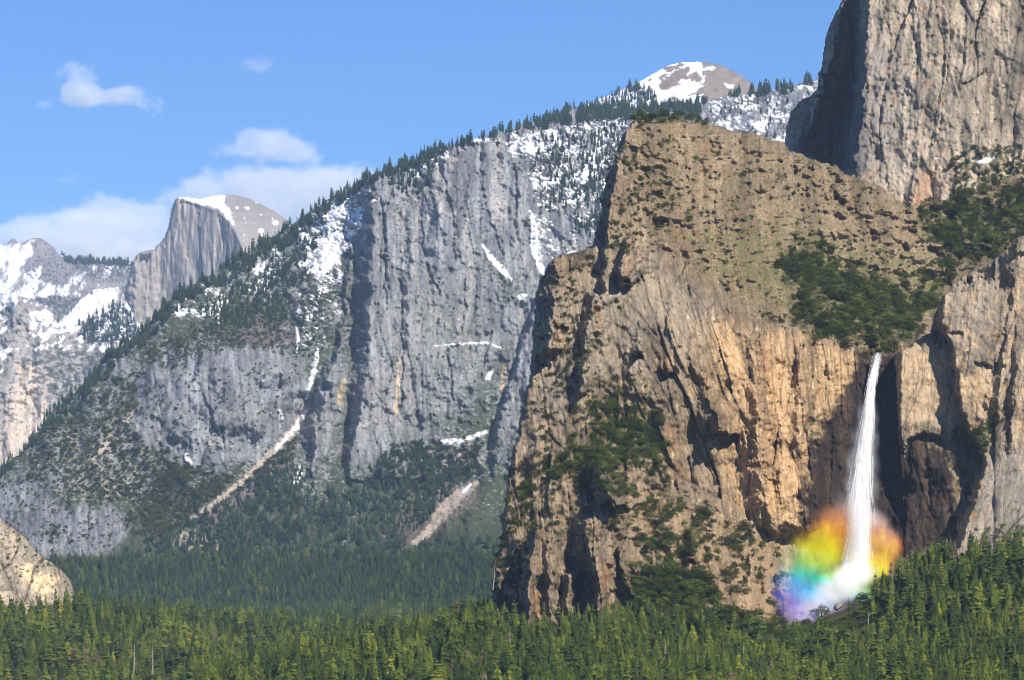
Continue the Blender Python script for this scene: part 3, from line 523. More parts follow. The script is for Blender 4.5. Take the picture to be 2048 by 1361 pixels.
def f_right(U, V):                                  # buttress right of the fall
    d = rbf([(2030,480,2160),(1960,560,2100),(1900,600,2090),(2100,480,2140),(2100,600,2060),(2000,650,2040),(2100,800,2010),(2000,800,2020),(1960,900,2020),(2100,950,1960),(2000,1000,1960),(1920,1120,1960),(2100,1120,1920),(2000,1300,1880),(1850,1300,1900),(2110,1300,1870),(1840,700,2150),(1800,800,2150),(1860,860,2140),(1900,1000,2120)], U, V)
    main = buttress(U, V, [(1884,575,2075),(1886,640,2058),(1908,700,2046),(1918,740,2040),(1919,800,2036),(1945,860,2032),(1975,920,2015),(1960,980,1995),(1935,1040,1980),(1915,1120,1962),(1900,1200,1950)], 7.0, -.12, 4)
    block = buttress(U, V, [(1806,690,2090),(1802,780,2078),(1800,850,2076),(1812,900,2086)], 4.5, .10, 3, .8)
    d = np.where(U > 1990, smin(d, main, 10), main); d = smin(d, block, 3)
    d = smin(d, buttress(U, V, [(2038,478,2085),(2030,560,2050),(2010,700,2020),(2000,760,2012),(1996,840,2004)], 1.6, .5, 5, 2), 8)
    d = smin(d, buttress(U, V, [(1978,735,2034),(1976,820,2020)], 1.2, 4.5, 1.5, 6), 3)
    d = smin(d, buttress(U, V, [(2036,600,2045),(2030,800,1990),(2020,900,1985)], 2.5, .3, 5, 1), 8)
    # arched cave under the block, dark gully
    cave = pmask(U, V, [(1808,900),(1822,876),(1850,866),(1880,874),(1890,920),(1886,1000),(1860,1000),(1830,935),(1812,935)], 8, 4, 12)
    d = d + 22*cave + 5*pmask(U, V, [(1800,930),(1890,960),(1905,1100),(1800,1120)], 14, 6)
    for (u0, u1, v0, hh, dep) in ((1925,1955,528,8,7), (1900,1925,660,9,6), (1950,1985,725,8,6), (1990,2010,730,14,8), (2030,2060,505,10,8)):
        v0 = v0 + fbm(U/14, V/40, int(u0), 3)*8 + (U-u0)*.15
        w = sstep(u0-4, u0+2, U)*sstep(u1+4, u1-2, U)
        d = d + dep*w*(sstep(v0-1, v0+2, V)*sstep(v0+hh*2.5, v0+hh*.6, V)) - dep*.5*w*sstep(v0-hh*3, v0-4, V)*sstep(v0+1, v0-1, V)
    r, st, ck, cc = rockwork(U, V, 2050, 401, .95, -.16, 1.0)
    smooth = np.maximum(pmask(U, V, [(1922,750),(1980,735),(1990,800),(1970,850),(1940,830),(1922,800)], 14, 6), pmask(U, V, [(1800,700),(1900,700),(1895,830),(1800,850)], 20, 8)*.7)
    d = d + r*(.62-.5*smooth) + fbm(U/45, V/45, 403, 4)*5
    d = np.where(d > 2185, 2185+(d-2185)*.22, d); d = 2190 + (d-2190)*(1-.55*sstep(1180, 900, V)) + 14*sstep(1180, 900, V)
    c = flat(U, (.32,.26,.185))*(.50+.72*st+.4*(cc-.5)+.35*fbm(U/50, V/50, 415, 4, .6))[..., None]
    c = mixc(c, (.57,.41,.25), np.maximum(smooth, sstep(.62, .85, st)*.7)*.75)
    c = mixc(c, (.31,.275,.22), pmask(U, V, [(1910,560),(1990,520),(2000,640),(1960,700),(1900,680)], 40, 16)*.5)
    c = mixc(c, (.62,.36,.12), sstep(.30, .5, fbm(U/16, V/20, 407, 4))*.4)
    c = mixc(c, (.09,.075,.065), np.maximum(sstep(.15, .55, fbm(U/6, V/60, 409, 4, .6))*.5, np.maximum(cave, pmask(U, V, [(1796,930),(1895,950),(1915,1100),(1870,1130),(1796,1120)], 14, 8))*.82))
    c = mixc(c, (.33,.30,.26), pmask(U, V, [(1980,900),(2100,900),(2100,1130),(1930,1120)], 30, 12)*.6)
    c = c*(1-.6*ck)[..., None]
    n2 = fbm(U/10, V/9, 411, 4, .6)
    veg = np.maximum.reduce([sstep(.48, .62, n2+.1)*.8*sstep(820, 900, V), pmask(U, V, [(1890,880),(1940,870),(1990,830),(1998,850),(1960,930),(1930,1000),(1905,1080),(1890,1000)], 12, 8)*sstep(-.3, .1, n2), pmask(U, V, [(1800,1110),(1870,1100),(1920,1150),(2110,1110),(2110,1330),(1800,1330)], 20, 14)])
    c = mixc(c, (.052,.062,.018), veg*.9)
    return d, rgba(c)
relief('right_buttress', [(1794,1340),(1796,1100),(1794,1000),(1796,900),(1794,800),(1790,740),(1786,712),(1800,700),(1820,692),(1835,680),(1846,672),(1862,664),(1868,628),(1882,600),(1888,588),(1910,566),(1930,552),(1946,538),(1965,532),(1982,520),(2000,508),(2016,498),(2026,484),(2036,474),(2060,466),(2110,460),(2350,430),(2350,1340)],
       f_right, M_NEAR, 1.8, 3.0, 220, 8, 14, 401, 'sunlit rock buttress on the right of the waterfall with a dark cleft')

def f_boulder(U, V):                                # rounded cliff at the far left edge
    t = (U+40)/195.
    d = 3020 + 40*np.clip(t, 0, None)**2 + (V-1120)*-.9 + np.clip(U-95, 0, None)**2*.03
    r, st, ck, cc = rockwork(U, V, 3020, 451, 1.7, .25, .6)
    d = d + r*.8 + fbm(U/40, V/30, 453, 4)*8
    c = flat(U, (.38,.325,.245))*(.35+1.0*st)[..., None]
    c = mixc(c, (.80,.62,.38), pmask(U, V, [(38,1135),(60,1128),(72,1150),(95,1148),(118,1155),(112,1170),(100,1190),(78,1196),(60,1180),(48,1160)], 12, 9, 16)*.9)
    c = c*(1-.65*ck)[..., None]
    veg = sstep(.36, .5, fbm(U/10, V/8, 457, 4)+.4*lmask(U, V, [(85,1122,6),(110,1130,6)], 2)+.4*lmask(U, V, [(5,1070,4),(40,1062,4)], 2))
    c = mixc(c, (.06,.06,.02), veg*.9)
    return d, rgba(c)
relief('rounded_side_cliff', [(-260,930),(-120,985),(0,1034),(12,1046),(30,1058),(48,1072),(60,1088),(78,1108),(95,1120),(110,1128),(125,1142),(138,1155),(146,1172),(151,1190),(153,1215),(150,1260),(-260,1260)], f_boulder, M_NEAR, 1.8, 2.0, 200, 8, 16, 451,
       'rounded pale cliff rising from the forest at the left edge')
# ---------------------------------------------------------------- valley floor
def uy(u, y, v): return ((u-CX)/F*y, y, (HZ-v)/F*y)
GP = [(-600,2500,-150),(-300,2600,-150),(0,2700,-150),(-900,4000,-150),(-400,4000,-150),(0,4000,-150),(300,4000,-145),(-1200,6000,-147),(-400,6000,-147),(300,6000,-140),(-1500,9000,-135),(0,9000,-130),(1200,9000,-120),(1000,4500,-120),
      (-600,1500,-160),(-300,1500,-160),(-600,900,-165),(0,900,-160),(500,900,-150),(-1500,2000,-140),(-1500,4000,-140),(1200,2000,-40),(1200,1000,-110),(-1500,0,-165),(1500,0,-160),(0,0,-165),(0,-900,-165),(1200,3000,-80)]
GP += [uy(0,2990,1208),uy(60,2980,1216),uy(130,2960,1232),uy(-200,3000,1195),uy(200,2900,1300),uy(0,2750,1285),uy(-200,2750,1280),uy(180,3300,1262),uy(0,3300,1225)]
GP += [uy(1000,2060,1235),uy(900,2150,1300),uy(800,2350,1380),uy(1100,1950,1268),uy(1250,1950,1255),uy(1400,1965,1240),uy(1560,2010,1258),uy(1700,2060,1232),uy(1800,2000,1135),uy(1900,1960,1120),uy(1990,1930,1130),uy(2090,1900,1120)]
GP += [uy(1000,1700,1400),uy(1200,1600,1390),uy(1500,1600,1400),uy(1800,1600,1370),uy(2060,1600,1340),uy(1200,1300,1560),uy(1600,1300,1560),uy(2060,1300,1500)]
GP += [uy(1100,1800,1335),uy(1300,1800,1335),uy(1500,1800,1352),uy(1660,1800,1352),uy(1800,1800,1300),uy(1950,1800,1245),uy(2090,1800,1215),uy(1560,1900,1322),uy(1660,1900,1318),uy(1740,1900,1290),uy(1300,1900,1290),uy(1820,1900,1205),uy(1600,1960,1290),uy(1700,1980,1272)]
GX = np.array(GP)
def ground_z(x, y):
    return rbf([(a/10, b/10, c) for a, b, c in GP], np.asarray(x)/10, np.asarray(y)/10, .02)
gu = np.arange(-400, 2460, 22.); gy = np.concatenate([[-900,-500,-200,-60,0,60,150,300,500], np.geomspace(700, 7200, 170), [8000,9500,11500,13500]])
GU, GY = np.meshgrid(gu, gy)
Xg = (GU-CX)/F*np.maximum(GY, 900)*1.6; Zg = ground_z(Xg, GY)
Zg = np.clip(Zg, -172, -8) + fbm(Xg/40, GY/40, 701, 3)*1.2
Zg = np.maximum(Zg, -2.2-.55*np.hypot(Xg*.35, np.where(GY > 0, GY, GY*.2)))      # the hillside the camera stands on
h, w = GU.shape; idx = np.arange(h*w).reshape(h, w)
quads = np.stack([idx[:-1, :-1].ravel(), idx[:-1, 1:].ravel(), idx[1:, 1:].ravel(), idx[1:, :-1].ravel()], 1)
m, nt, b = new_mat('forest_floor'); N = nt.nodes; L = nt.links
tc = N.new('ShaderNodeTexCoord'); n1 = N.new('ShaderNodeTexNoise'); n1.inputs['Scale'].default_value = .06; n1.inputs['Detail'].default_value = 7
L.new(tc.outputs['Object'], n1.inputs['Vector'])
cr = N.new('ShaderNodeValToRGB'); cr.color_ramp.elements[0].position = .35; cr.color_ramp.elements[0].color = (.025,.032,.012,1); cr.color_ramp.elements[1].position = .72; cr.color_ramp.elements[1].color = (.13,.10,.06,1)
L.new(n1.outputs[0], cr.inputs[0]); L.new(cr.outputs[0], b.inputs['Base Color'])
g = mesh_np('ground', np.stack([Xg.ravel(), GY.ravel(), Zg.ravel()], 1), quads, m, True)
tag(g, 'forest floor of the valley between the cliffs', None, None, 'structure')

# ---------------------------------------------------------------- haze
bm_v = [(x, y, z) for z in (-400, 1440) for x, y in ((-4800,-1300), (4800,-1300), (4800,17600), (-4800,17600))]
bm_f = np.array([(0,3,2,1),(4,5,6,7),(0,1,5,4),(1,2,6,5),(2,3,7,6),(3,0,4,7)])
m = bpy.data.materials.new('haze'); m.use_nodes = True; nt = m.node_tree; nt.nodes.clear()
out = nt.nodes.new('ShaderNodeOutputMaterial'); pv = nt.nodes.new('ShaderNodeVolumePrincipled')
pv.inputs['Color'].default_value = (.50,.70,1.0,1); pv.inputs['Density'].default_value = HAZE = 2.4e-5; pv.inputs['Anisotropy'].default_value = 0.0
nt.links.new(pv.outputs[0], out.inputs['Volume'])
hz = mesh_np('haze', bm_v, bm_f, m); tag(hz, 'thin blue air haze that fades the far mountains', None, None, 'stuff')
# ---------------------------------------------------------------- trees: meshes
rng = np.random.default_rng(7)
def foliage(name, dark, light, spread=.45):
    m, nt, b = new_mat(name); N = nt.nodes; L = nt.links
    oi = N.new('ShaderNodeObjectInfo'); tc = N.new('ShaderNodeTexCoord'); n = N.new('ShaderNodeTexNoise'); n.inputs['Scale'].default_value = 7.; n.inputs['Detail'].default_value = 3
    L.new(tc.outputs['Object'], n.inputs['Vector'])
    ad = N.new('ShaderNodeMath'); ad.operation = 'MULTIPLY_ADD'; ad.inputs[1].default_value = spread*1.6; L.new(oi.outputs['Random'], ad.inputs[0])
    sb = N.new('ShaderNodeMath'); sb.operation = 'SUBTRACT'; sb.inputs[1].default_value = spread*.8; L.new(n.outputs[0], sb.inputs[0]); L.new(sb.outputs[0], ad.inputs[2])
    cr = N.new('ShaderNodeValToRGB'); cr.color_ramp.elements[0].position = .2; cr.color_ramp.elements[1].position = .85
    cr.color_ramp.elements[0].color = dark+(1,); cr.color_ramp.elements[1].color = light+(1,)
    L.new(ad.outputs[0], cr.inputs[0]); L.new(cr.outputs[0], b.inputs['Base Color'])
    b.inputs['Roughness'].default_value = .7
    return m
FOL = dict(dark=foliage('needles_dark', (.014,.032,.008), (.052,.082,.014)), mid=foliage('needles_mid', (.038,.060,.008), (.125,.150,.016)),
           bright=foliage('needles_bright', (.075,.11,.010), (.22,.235,.016)), brown=foliage('needles_brown', (.075,.058,.036), (.16,.12,.075)),
           blue=foliage('needles_blue', (.010,.028,.020), (.030,.062,.034)), olive=foliage('leaves_olive', (.018,.030,.005), (.085,.098,.014)), leaf=foliage('leaves_green', (.030,.060,.008), (.12,.155,.016)))
def bark(name, c0, c1):
    m, nt, b = new_mat(name); N = nt.nodes; L = nt.links
    n = N.new('ShaderNodeTexNoise'); n.inputs['Scale'].default_value = 30.; tc = N.new('ShaderNodeTexCoord'); L.new(tc.outputs['Object'], n.inputs['Vector'])
    cr = N.new('ShaderNodeValToRGB'); cr.color_ramp.elements[0].color = c0+(1,); cr.color_ramp.elements[1].color = c1+(1,)
    L.new(n.outputs[0], cr.inputs[0]); L.new(cr.outputs[0], b.inputs['Base Color'])
    return m
BARK = bark('bark', (.08,.055,.035), (.26,.19,.13)); GREYWOOD = bark('grey_dead_wood', (.14,.12,.10), (.34,.30,.25))
def tri_mesh(name, V, T, mat):
    me = bpy.data.meshes.new(name); me.from_pydata([tuple(v) for v in V], [], [tuple(t) for t in T]); me.materials.append(mat); me.update(); return me
def cone_tube(P, R, n=6):
    """tapered tube through the points P"""
    V = []; T = []
    for k, (p, r) in enumerate(zip(P, R)):
        for i in range(n):
            a = 2*math.pi*i/n; V.append((p[0]+r*math.cos(a), p[1]+r*math.sin(a), p[2]))
        if k:
            for i in range(n):
                a = (k-1)*n+i; b_ = (k-1)*n+(i+1) % n; T.append((a, b_, b_+n, a+n))
    return V, T
def conifer_crown(seed, R=.15, base=.12, lev=24, per=7, power=.85, rag=.35):
    r = random.Random(seed); V = []; T = []
    for l in range(lev):
        t = base+(1-base)*(l+r.random()*.7)/lev
        rad = R*((1-t)/(1-base))**power*(1-rag*r.random()) + .006
        if t < base+.12: rad *= .6+.4*(t-base)/.12
        off = r.random()*6.28
        for k in range(per):
            if r.random() < .14: continue
            a = off+6.283*k/per+r.uniform(-.35, .35); q = rad*r.uniform(.65, 1.15); ca, sa_ = math.cos(a), math.sin(a)
            dz = -q*r.uniform(.10, .55); w = q*r.uniform(.26, .42); z0 = t+r.uniform(-.008, .008)
            i = len(V)
            V += [(0, 0, z0), (ca*q*.55-sa_*w, sa_*q*.55+ca*w, z0+dz*.35-.012), (ca*q, sa_*q, z0+dz), (ca*q*.55+sa_*w, sa_*q*.55-ca*w, z0+dz*.35-.012), (ca*q*.5, sa_*q*.5, z0+dz*.2+.02)]
            T += [(i, i+1, i+4), (i+1, i+2, i+4), (i+2, i+3, i+4), (i+3, i, i+4)]
    i = len(V); V += [(-.008, 0, .95), (.008, 0, .95), (0, 0, 1.02), (0, -.008, .95), (0, .008, .95)]; T += [(i, i+1, i+2), (i+3, i+4, i+2)]
    return V, T
def leafy_crown(seed, n=520, lumps=8, low=.18):
    r = random.Random(seed); V = []; T = []; L = []
    for k in range(lumps):
        a = r.random()*6.28; d = r.uniform(.05, .34); L.append((math.cos(a)*d, math.sin(a)*d, r.uniform(low+.18, .80), r.uniform(.14, .27)))
    for k in range(n):
        c = L[k % lumps]; z = r.uniform(-.75, 1); a = r.random()*6.28; s = math.sqrt(1-z*z); q = c[3]*r.uniform(.7, 1.12)
        p = (c[0]+s*math.cos(a)*q, c[1]+s*math.sin(a)*q, max(.04, c[2]+z*q*.85)); w = r.uniform(.028, .060)
        e = [(r.uniform(-1, 1), r.uniform(-1, 1), r.uniform(-.6, .9)) for _ in range(3)]
        i = len(V); V += [(p[0]+v[0]*w, p[1]+v[1]*w, p[2]+v[2]*w) for v in e] + [(p[0]-e[0][0]*w, p[1]-e[0][1]*w, p[2]-e[0][2]*w*.5)]
        T += [(i, i+1, i+2), (i+1, i+3, i+2)]
    return V, T
CON_PAR = [dict(R=.22, base=.06, lev=24, per=8, power=.75), dict(R=.30, base=.12, lev=18, per=8, power=.5, rag=.55), dict(R=.18, base=.05, lev=26, per=7, power=.85), dict(R=.27, base=.32, lev=13, per=8, power=.42, rag=.6), dict(R=.33, base=.06, lev=20, per=9, power=.75, rag=.5)]
SHAPE = [conifer_crown(100+i, **p) for i, p in enumerate(CON_PAR)]
CROWN = {(k, i): tri_mesh('conifer_crown_'+k, *SHAPE[i], FOL[k]) for k in ('dark', 'mid', 'bright', 'brown', 'blue') for i in range(len(SHAPE))}
LEAFS = [leafy_crown(200, 560, 9), leafy_crown(201, 480, 6), leafy_crown(202, 600, 11, .1), leafy_crown(203, 420, 5)]
LCROWN = {(k, i): tri_mesh('leafy_crown_'+k, *LEAFS[i], FOL[k]) for k in ('olive', 'leaf') for i in range(4)}
tv, tt = cone_tube([(0,0,-.06),(0,0,.25),(.004,.002,.6),(0,0,.97)], [.020,.015,.009,.002]); TRUNK = tri_mesh('conifer_trunk', tv, tt, BARK)
def limb_set(seed, grey):
    r = random.Random(seed); V, T = cone_tube([(0,0,-.08),(.01,0,.22),(-.02,.02,.5)], [.045,.034,.016], 6)
    for k in range(4):
        a = r.random()*6.28; d = r.uniform(.16, .3); z = r.uniform(.18, .4)
        v, t = cone_tube([(0,0,z),(math.cos(a)*d*.5, math.sin(a)*d*.5, z+.14),(math.cos(a)*d, math.sin(a)*d, z+.3)], [.02,.014,.005], 5)
        n = len(V); V += v; T += [tuple(i+n for i in q) for q in t]
    return tri_mesh('oak_limbs', V, T, BARK)
LIMBS = [limb_set(300+i, 0) for i in range(2)]
def snag_mesh(seed):
    r = random.Random(seed); bend = r.uniform(-.03, .03)
    tr = tri_mesh('snag_trunk', *cone_tube([(0,0,-.05),(bend*.3,0,.35),(bend,.01,.7),(bend*1.4,.0,1.)], [.026,.020,.012,.003]), GREYWOOD)
    V = []; T = []
    for k in range(46):
        z = r.uniform(.25, .96); a = r.random()*6.28; d = .13*(1.05-z)**.6*r.uniform(.4, 1.1)
        v, t = cone_tube([(bend*z,0,z),(math.cos(a)*d*.6, math.sin(a)*d*.6, z-.01),(math.cos(a)*d, math.sin(a)*d, z-.03*r.random())], [.006,.0045,.0015], 3)
        n = len(V); V += v; T += [tuple(i+n for i in q) for q in t]
    return tr, tri_mesh('snag_branches', V, T, GREYWOOD)
SNAGS = [snag_mesh(400+i) for i in range(3)]

def put(name, parts, loc, size, rot, label, cat, group):
    """one tree: an Empty at the foot that carries its parts"""
    e = bpy.data.objects.new(name, None); COL.objects.link(e); e.empty_display_size = .5
    e.location = loc; e.rotation_euler = rot; e.scale = size
    tag(e, label, cat, group)
    for pn, me in parts:
        o = bpy.data.objects.new(pn, me); COL.objects.link(o); o.parent = e
    return e

# ---------------------------------------------------------------- where the trees stand
CLUMP = lambda U, V: fbm(U/20, V/20, 771, 3)+.12
def on_layer(name, poly, n, seed, jit=10, extra=None, soft=10):
    """n points on a rock mass inside a ragged area"""
    L = LAYERS[name]; U, V = L['U'], L['V']
    m = (pmask(U, V, poly, soft, jit, 24, seed) > .5) & L['ins']
    if extra is not None: m &= extra(U, V) > 0
    ii = np.flatnonzero(m.ravel())
    if len(ii) == 0: return np.zeros((0, 3))
    r = np.random.default_rng(seed); k = r.choice(ii, n)
    return L['P'].reshape(-1, 3)[k]
def px(P): return CX+F*P[:, 0]/P[:, 1], HZ-F*P[:, 2]/P[:, 1]
T_con = []          # conifers: x, y, z, height, kind, variant, zone
def add(lst, P, h0, h1, kinds, wts, nv, zone, seed, sink=.3):
    """trees at the points P; their heights and kinds keep together in patches as they do in a wood"""
    r = np.random.default_rng(seed+900); P = np.asarray(P)
    if len(P) == 0: return
    pt = fbm(P[:, 0]/75, P[:, 1]/75, 811, 3); ph = fbm(P[:, 0]/45+9, P[:, 1]/45, 813, 3); cw = np.cumsum(wts)
    q = np.clip(r.random(len(P))*.72+.14+pt*.34, 0, .9999)
    for p, a, hn in zip(P, q, ph):
        hh = h0+(h1-h0)*r.random()**1.3
        lst.append((p[0], p[1], p[2]-sink, hh*(1+.32*float(np.clip(hn, -1, 1))), kinds[min(int(np.searchsorted(cw, a)), len(kinds)-1)], int(r.integers(nv)), zone))
def scatter_ground(u0, u1, y0, y1, n, seed):
    r = np.random.default_rng(seed); y = np.sqrt(r.uniform(y0**2, y1**2, n)); u = r.uniform(u0, u1, n); x = (u-CX)/F*y
    return np.stack([x, y, ground_z(x, y)], 1)
def depth_at(L, u, v):
    U = L['U']; V = L['V']; st = U[0, 1]-U[0, 0]
    i = np.clip(np.round((u-U[0, 0])/st).astype(int), 0, U.shape[1]-1); j = np.clip(np.round((v-V[0, 0])/st).astype(int), 0, U.shape[0]-1)
    return np.where(L['ins'][j, i], L['P'][j, i, 1], 1e9)
KW = ('dark', 'mid', 'bright', 'brown')
V_ = lambda P, c: P[c]
# valley floor, left and centre
for i, (y0, y1, n, w) in enumerate(((2250,3000,4800,(.34,.46,.17,.03)), (3000,3900,6800,(.58,.36,.03,.03)), (3900,5600,11000,(.70,.27,.01,.02)))):
    P = scatter_ground(-360, 1120, y0, y1, int(n*1.23), 10+i); u, v = px(P)
    ok = P[:, 1] < depth_at(LAYERS['rounded_side_cliff'], u, v)+5
    add(T_con, P[ok], 11, 27, KW, w, 5, 'floor', 10+i)
# slope below the near cliff and the fall
P = scatter_ground(930, 2400, 1430, 2080, 6400, 21); u, v = px(P)
near = LAYERS['waterfall_cliff']; nr = LAYERS['right_buttress']
dd = np.minimum(depth_at(near, u, v), depth_at(nr, u, v))
clear = (P[:, 1] < dd+8) & ~((u > 1520) & (u < 1745) & (v < 1300))
rock_open = np.minimum(np.hypot((u-960)/45, (v-1300)/14), np.hypot((u-890)/30, (v-1345)/10)) > 1
Pn = P[clear & rock_open]
add(T_con, Pn, 7, 18, KW, (.42,.44,.11,.03), 5, 'slope', 21)
P = scatter_ground(380, 1010, 1750, 2350, 2600, 22); u, v = px(P)
P = P[(P[:, 1] < depth_at(near, u, v)+8) & (np.minimum(np.hypot((u-960)/45, (v-1300)/14), np.hypot((u-890)/30, (v-1345)/10)) > 1)]
add(T_con, P, 8, 20, KW, (.40,.44,.12,.04), 5, 'slope', 22)
# the long valley wall: talus forest, ridge line, high woods
C = 'forested_valley_wall'
Q = [(on_layer(C, [(240,1120),(330,1080),(420,1020),(520,950),(590,930),(640,1000),(700,985),(760,930),(800,910),(860,900),(900,930),(940,900),(960,950),(900,1010),(850,1080),(960,1080),(1010,1100),(1100,1090),(1100,1230),(0,1240),(140,1150)], 5600, 31, 14), 8, 19),
     (on_layer(C, [(240,1120),(0,1130),(0,1235),(1100,1235),(1100,1120)], 4800, 32, 14), 10, 22),
     (on_layer(C, [(745,340),(850,300),(1000,252),(1100,215),(1200,195),(1300,198),(1400,198),(1400,235),(1300,240),(1250,236),(1180,242),(1120,252),(1000,272),(900,300),(800,350),(745,362)], 1100, 33, 5, CLUMP), 5, 23),
     (on_layer(C, [(1090,218),(1200,195),(1420,195),(1400,225),(1300,250),(1250,238),(1140,248),(1080,248)], 1100, 34, 5, CLUMP), 5, 23),
     (on_layer(C, [(1440,190),(1500,176),(1560,170),(1640,148),(1700,130),(1700,160),(1640,168),(1560,192),(1480,200)], 260, 35, 3, CLUMP), 10, 28),
     (on_layer(C, [(300,640),(340,590),(440,532),(545,465),(650,395),(745,340),(750,365),(660,425),(570,500),(470,560),(380,600),(320,660)], 950, 36, 6, CLUMP), 5, 23),
     (on_layer(C, [(0,935),(110,810),(215,700),(300,640),(320,670),(230,740),(150,830),(60,900),(0,960)], 500, 37, 6, CLUMP), 10, 18),
     (on_layer(C, [(380,620),(480,560),(560,520),(600,470),(640,470),(600,560),(560,640),(440,660)], 700, 38, 24), 9, 17),
     (on_layer(C, [(1070,270),(1250,240),(1240,420),(1180,480),(1080,400)], 380, 39, 20), 12, 22),
     (on_layer(C, [(1395,225),(1500,200),(1640,170),(1640,280),(1420,290)], 110, 41, 8), 10, 18),
     (on_layer(C, [(760,345),(840,330),(880,300),(880,340),(830,400),(790,380)], 90, 42, 6), 12, 22)]
T_far = []
CHUTE = [(612,815),(585,865),(545,905),(490,958),(440,1000),(385,1038)]; FAN = [(952,967),(920,990),(890,1020),(860,1060),(825,1090)]
for i, (P, a, b_) in enumerate(Q): add(T_far, P[np.minimum(seg_dist(*px(P), CHUTE)-1, seg_dist(*px(P), FAN)-5) > 9], a, b_, ('blue', 'dark', 'mid') if i == 1 else ('blue', 'dark', 'brown'), (.15,.60,.25) if i == 1 else (.6,.38,.02), (5 if i < 2 else 3), 'wall', 50+i)
B_far = []
for i, (poly, n, a, b_) in enumerate((([(60,900),(150,820),(260,740),(300,780),(260,860),(300,900),(400,950),(300,1010),(200,1000),(60,960)], 1500, 5, 10), ([(300,700),(420,640),(560,600),(600,700),(480,700),(330,740)], 900, 4, 9), ([(330,930),(480,950),(560,900),(600,870),(560,950),(420,1030),(300,1090),(250,1050)], 1100, 5, 11),
                                   ([(600,560),(700,560),(680,700),(610,720)], 250, 4, 8), ([(290,760),(600,720),(610,840),(400,930),(280,870)], 330, 4, 8), ([(700,400),(1060,320),(1060,860),(700,880)], 260, 3, 7), ([(760,900),(960,880),(960,960),(800,1000)], 500, 6, 12), ([(0,960),(240,960),(240,1100),(0,1110)], 300, 4, 9))):
    P = on_layer(C, poly, n, 70+i, 18); P = P[np.minimum(seg_dist(*px(P), CHUTE), seg_dist(*px(P), FAN)-5) > 8]
    add(B_far, P, a, b_, ('olive',), (1.,), 4, 'wall', 70+i)
# far peaks and dome skyline trees
for i, (nm, poly, n, a, b_) in enumerate((('snowy_peaks', [(115,500),(280,515),(280,535),(130,528)], 260, 20, 34), ('valley_head_slope', [(150,650),(235,606),(275,650),(280,690),(170,690)], 170, 18, 34), ('bald_snow_dome', [(1180,215),(1260,172),(1300,180),(1320,200),(1200,225)], 120, 14, 24))):
    add(T_far, on_layer(nm, poly, n, 90+i, 4), a, b_, ('blue',), (1.,), 5, 'wall', 90+i)
# brush and small oaks on the near rocks
T_oak = []
G = 'waterfall_cliff'; R_ = 'right_buttress'; H_ = 'upper_cliff'
ZN = [(G, G_BOWL, 640, 4, 10, 'bowl', 30), (G, G_WOOD, 470, 4.5, 11, 'wood', 26), (G, [(1800,560),(1880,520),(1900,560),(1880,620),(1840,640)], 60, 4, 8, 'bowl', 8),
      (G, [(1180,830),(1240,810),(1300,840),(1320,900),(1330,950),(1230,960),(1120,970),(1100,940),(1160,890)], 400, 3.5, 9, 'ledge', 40),
      (G, [(1160,970),(1250,960),(1330,1000),(1420,1050),(1540,1060),(1560,1110),(1440,1110),(1330,1120),(1240,1080)], 190, 4, 9, 'apron', 20),
      (G, [(1230,1060),(1290,1100),(1560,1110),(1560,1220),(1440,1190),(1280,1150)], 80, 3.5, 7, 'apron', 14), (G, [(1240,1150),(1340,1140),(1400,1160),(1450,1230),(1560,1250),(1560,1290),(1250,1290),(1270,1200)], 260, 6, 11, 'foot', 10),
      (G, [(1000,1010),(1060,960),(1070,1040),(1050,1200),(1040,1290),(985,1290),(988,1150)], 150, 3.5, 7, 'toe', 8), (G, [(1010,980),(1100,880),(1140,960),(1060,1060)], 60, 3, 6, 'toe', 12), (G, [(1100,1020),(1190,1020),(1230,1090),(1100,1080)], 30, 2.5, 5, 'toe', 8),
      (G, [(1262,232),(1300,228),(1420,240),(1420,252),(1262,250)], 40, 4.5, 8.5, 'crest', 3), (G, [(1270,250),(1580,300),(1780,400),(1800,500),(1600,500),(1560,620),(1420,560),(1300,450)], 150, 2.0, 5.2, 'brow', 10), (G, [(1200,290),(1330,290),(1350,420),(1280,520),(1190,500)], 170, 2.6, 6, 'brow', 10),
      (G, [(1560,480),(1800,500),(1870,560),(1700,560),(1600,520)], 90, 2, 4, 'brow', 10), (G, [(1500,620),(1620,650),(1700,690),(1560,660)], 30, 2, 4.5, 'brow', 4), (G, [(1075,560),(1180,520),(1210,640),(1180,760),(1070,760)], 150, 2.2, 5.5, 'prow', 10), (G, [(1080,760),(1300,760),(1280,840),(1060,900)], 100, 2.4, 5.4, 'prow', 10),
      (G, [(1300,700),(1640,700),(1600,1040),(1380,1000)], 26, 1.8, 3.6, 'face', 10), (R_, [(1890,870),(1940,870),(1990,830),(2000,850),(1960,930),(1930,1000),(1905,1080),(1890,1000)], 130, 3, 6.5, 'gully', 8), (R_, [(1925,1070),(1990,1060),(2090,1040),(2090,1160),(1920,1160)], 90, 3, 6, 'base', 12),
      (R_, [(1800,1090),(1880,1085),(1920,1150),(1920,1250),(1800,1250)], 90, 5, 9, 'base', 8), (R_, [(1900,560),(2090,500),(2090,880),(1960,860)], 16, 1.5, 3, 'gully', 8), (H_, [(1890,325),(1960,300),(2090,285),(2090,400),(1900,400)], 130, 3, 7, 'high', 10), (H_, [(1750,0),(2090,0),(2090,300),(1760,320)], 34, 2, 4.2, 'high', 8), (H_, [(1640,150),(1665,150),(1650,210),(1635,205)], 8, 4, 8, 'high', 3),
      ('rounded_side_cliff', [(0,1050),(60,1080),(130,1140),(140,1180),(0,1150)], 22, 2, 4.5, 'side', 5)]
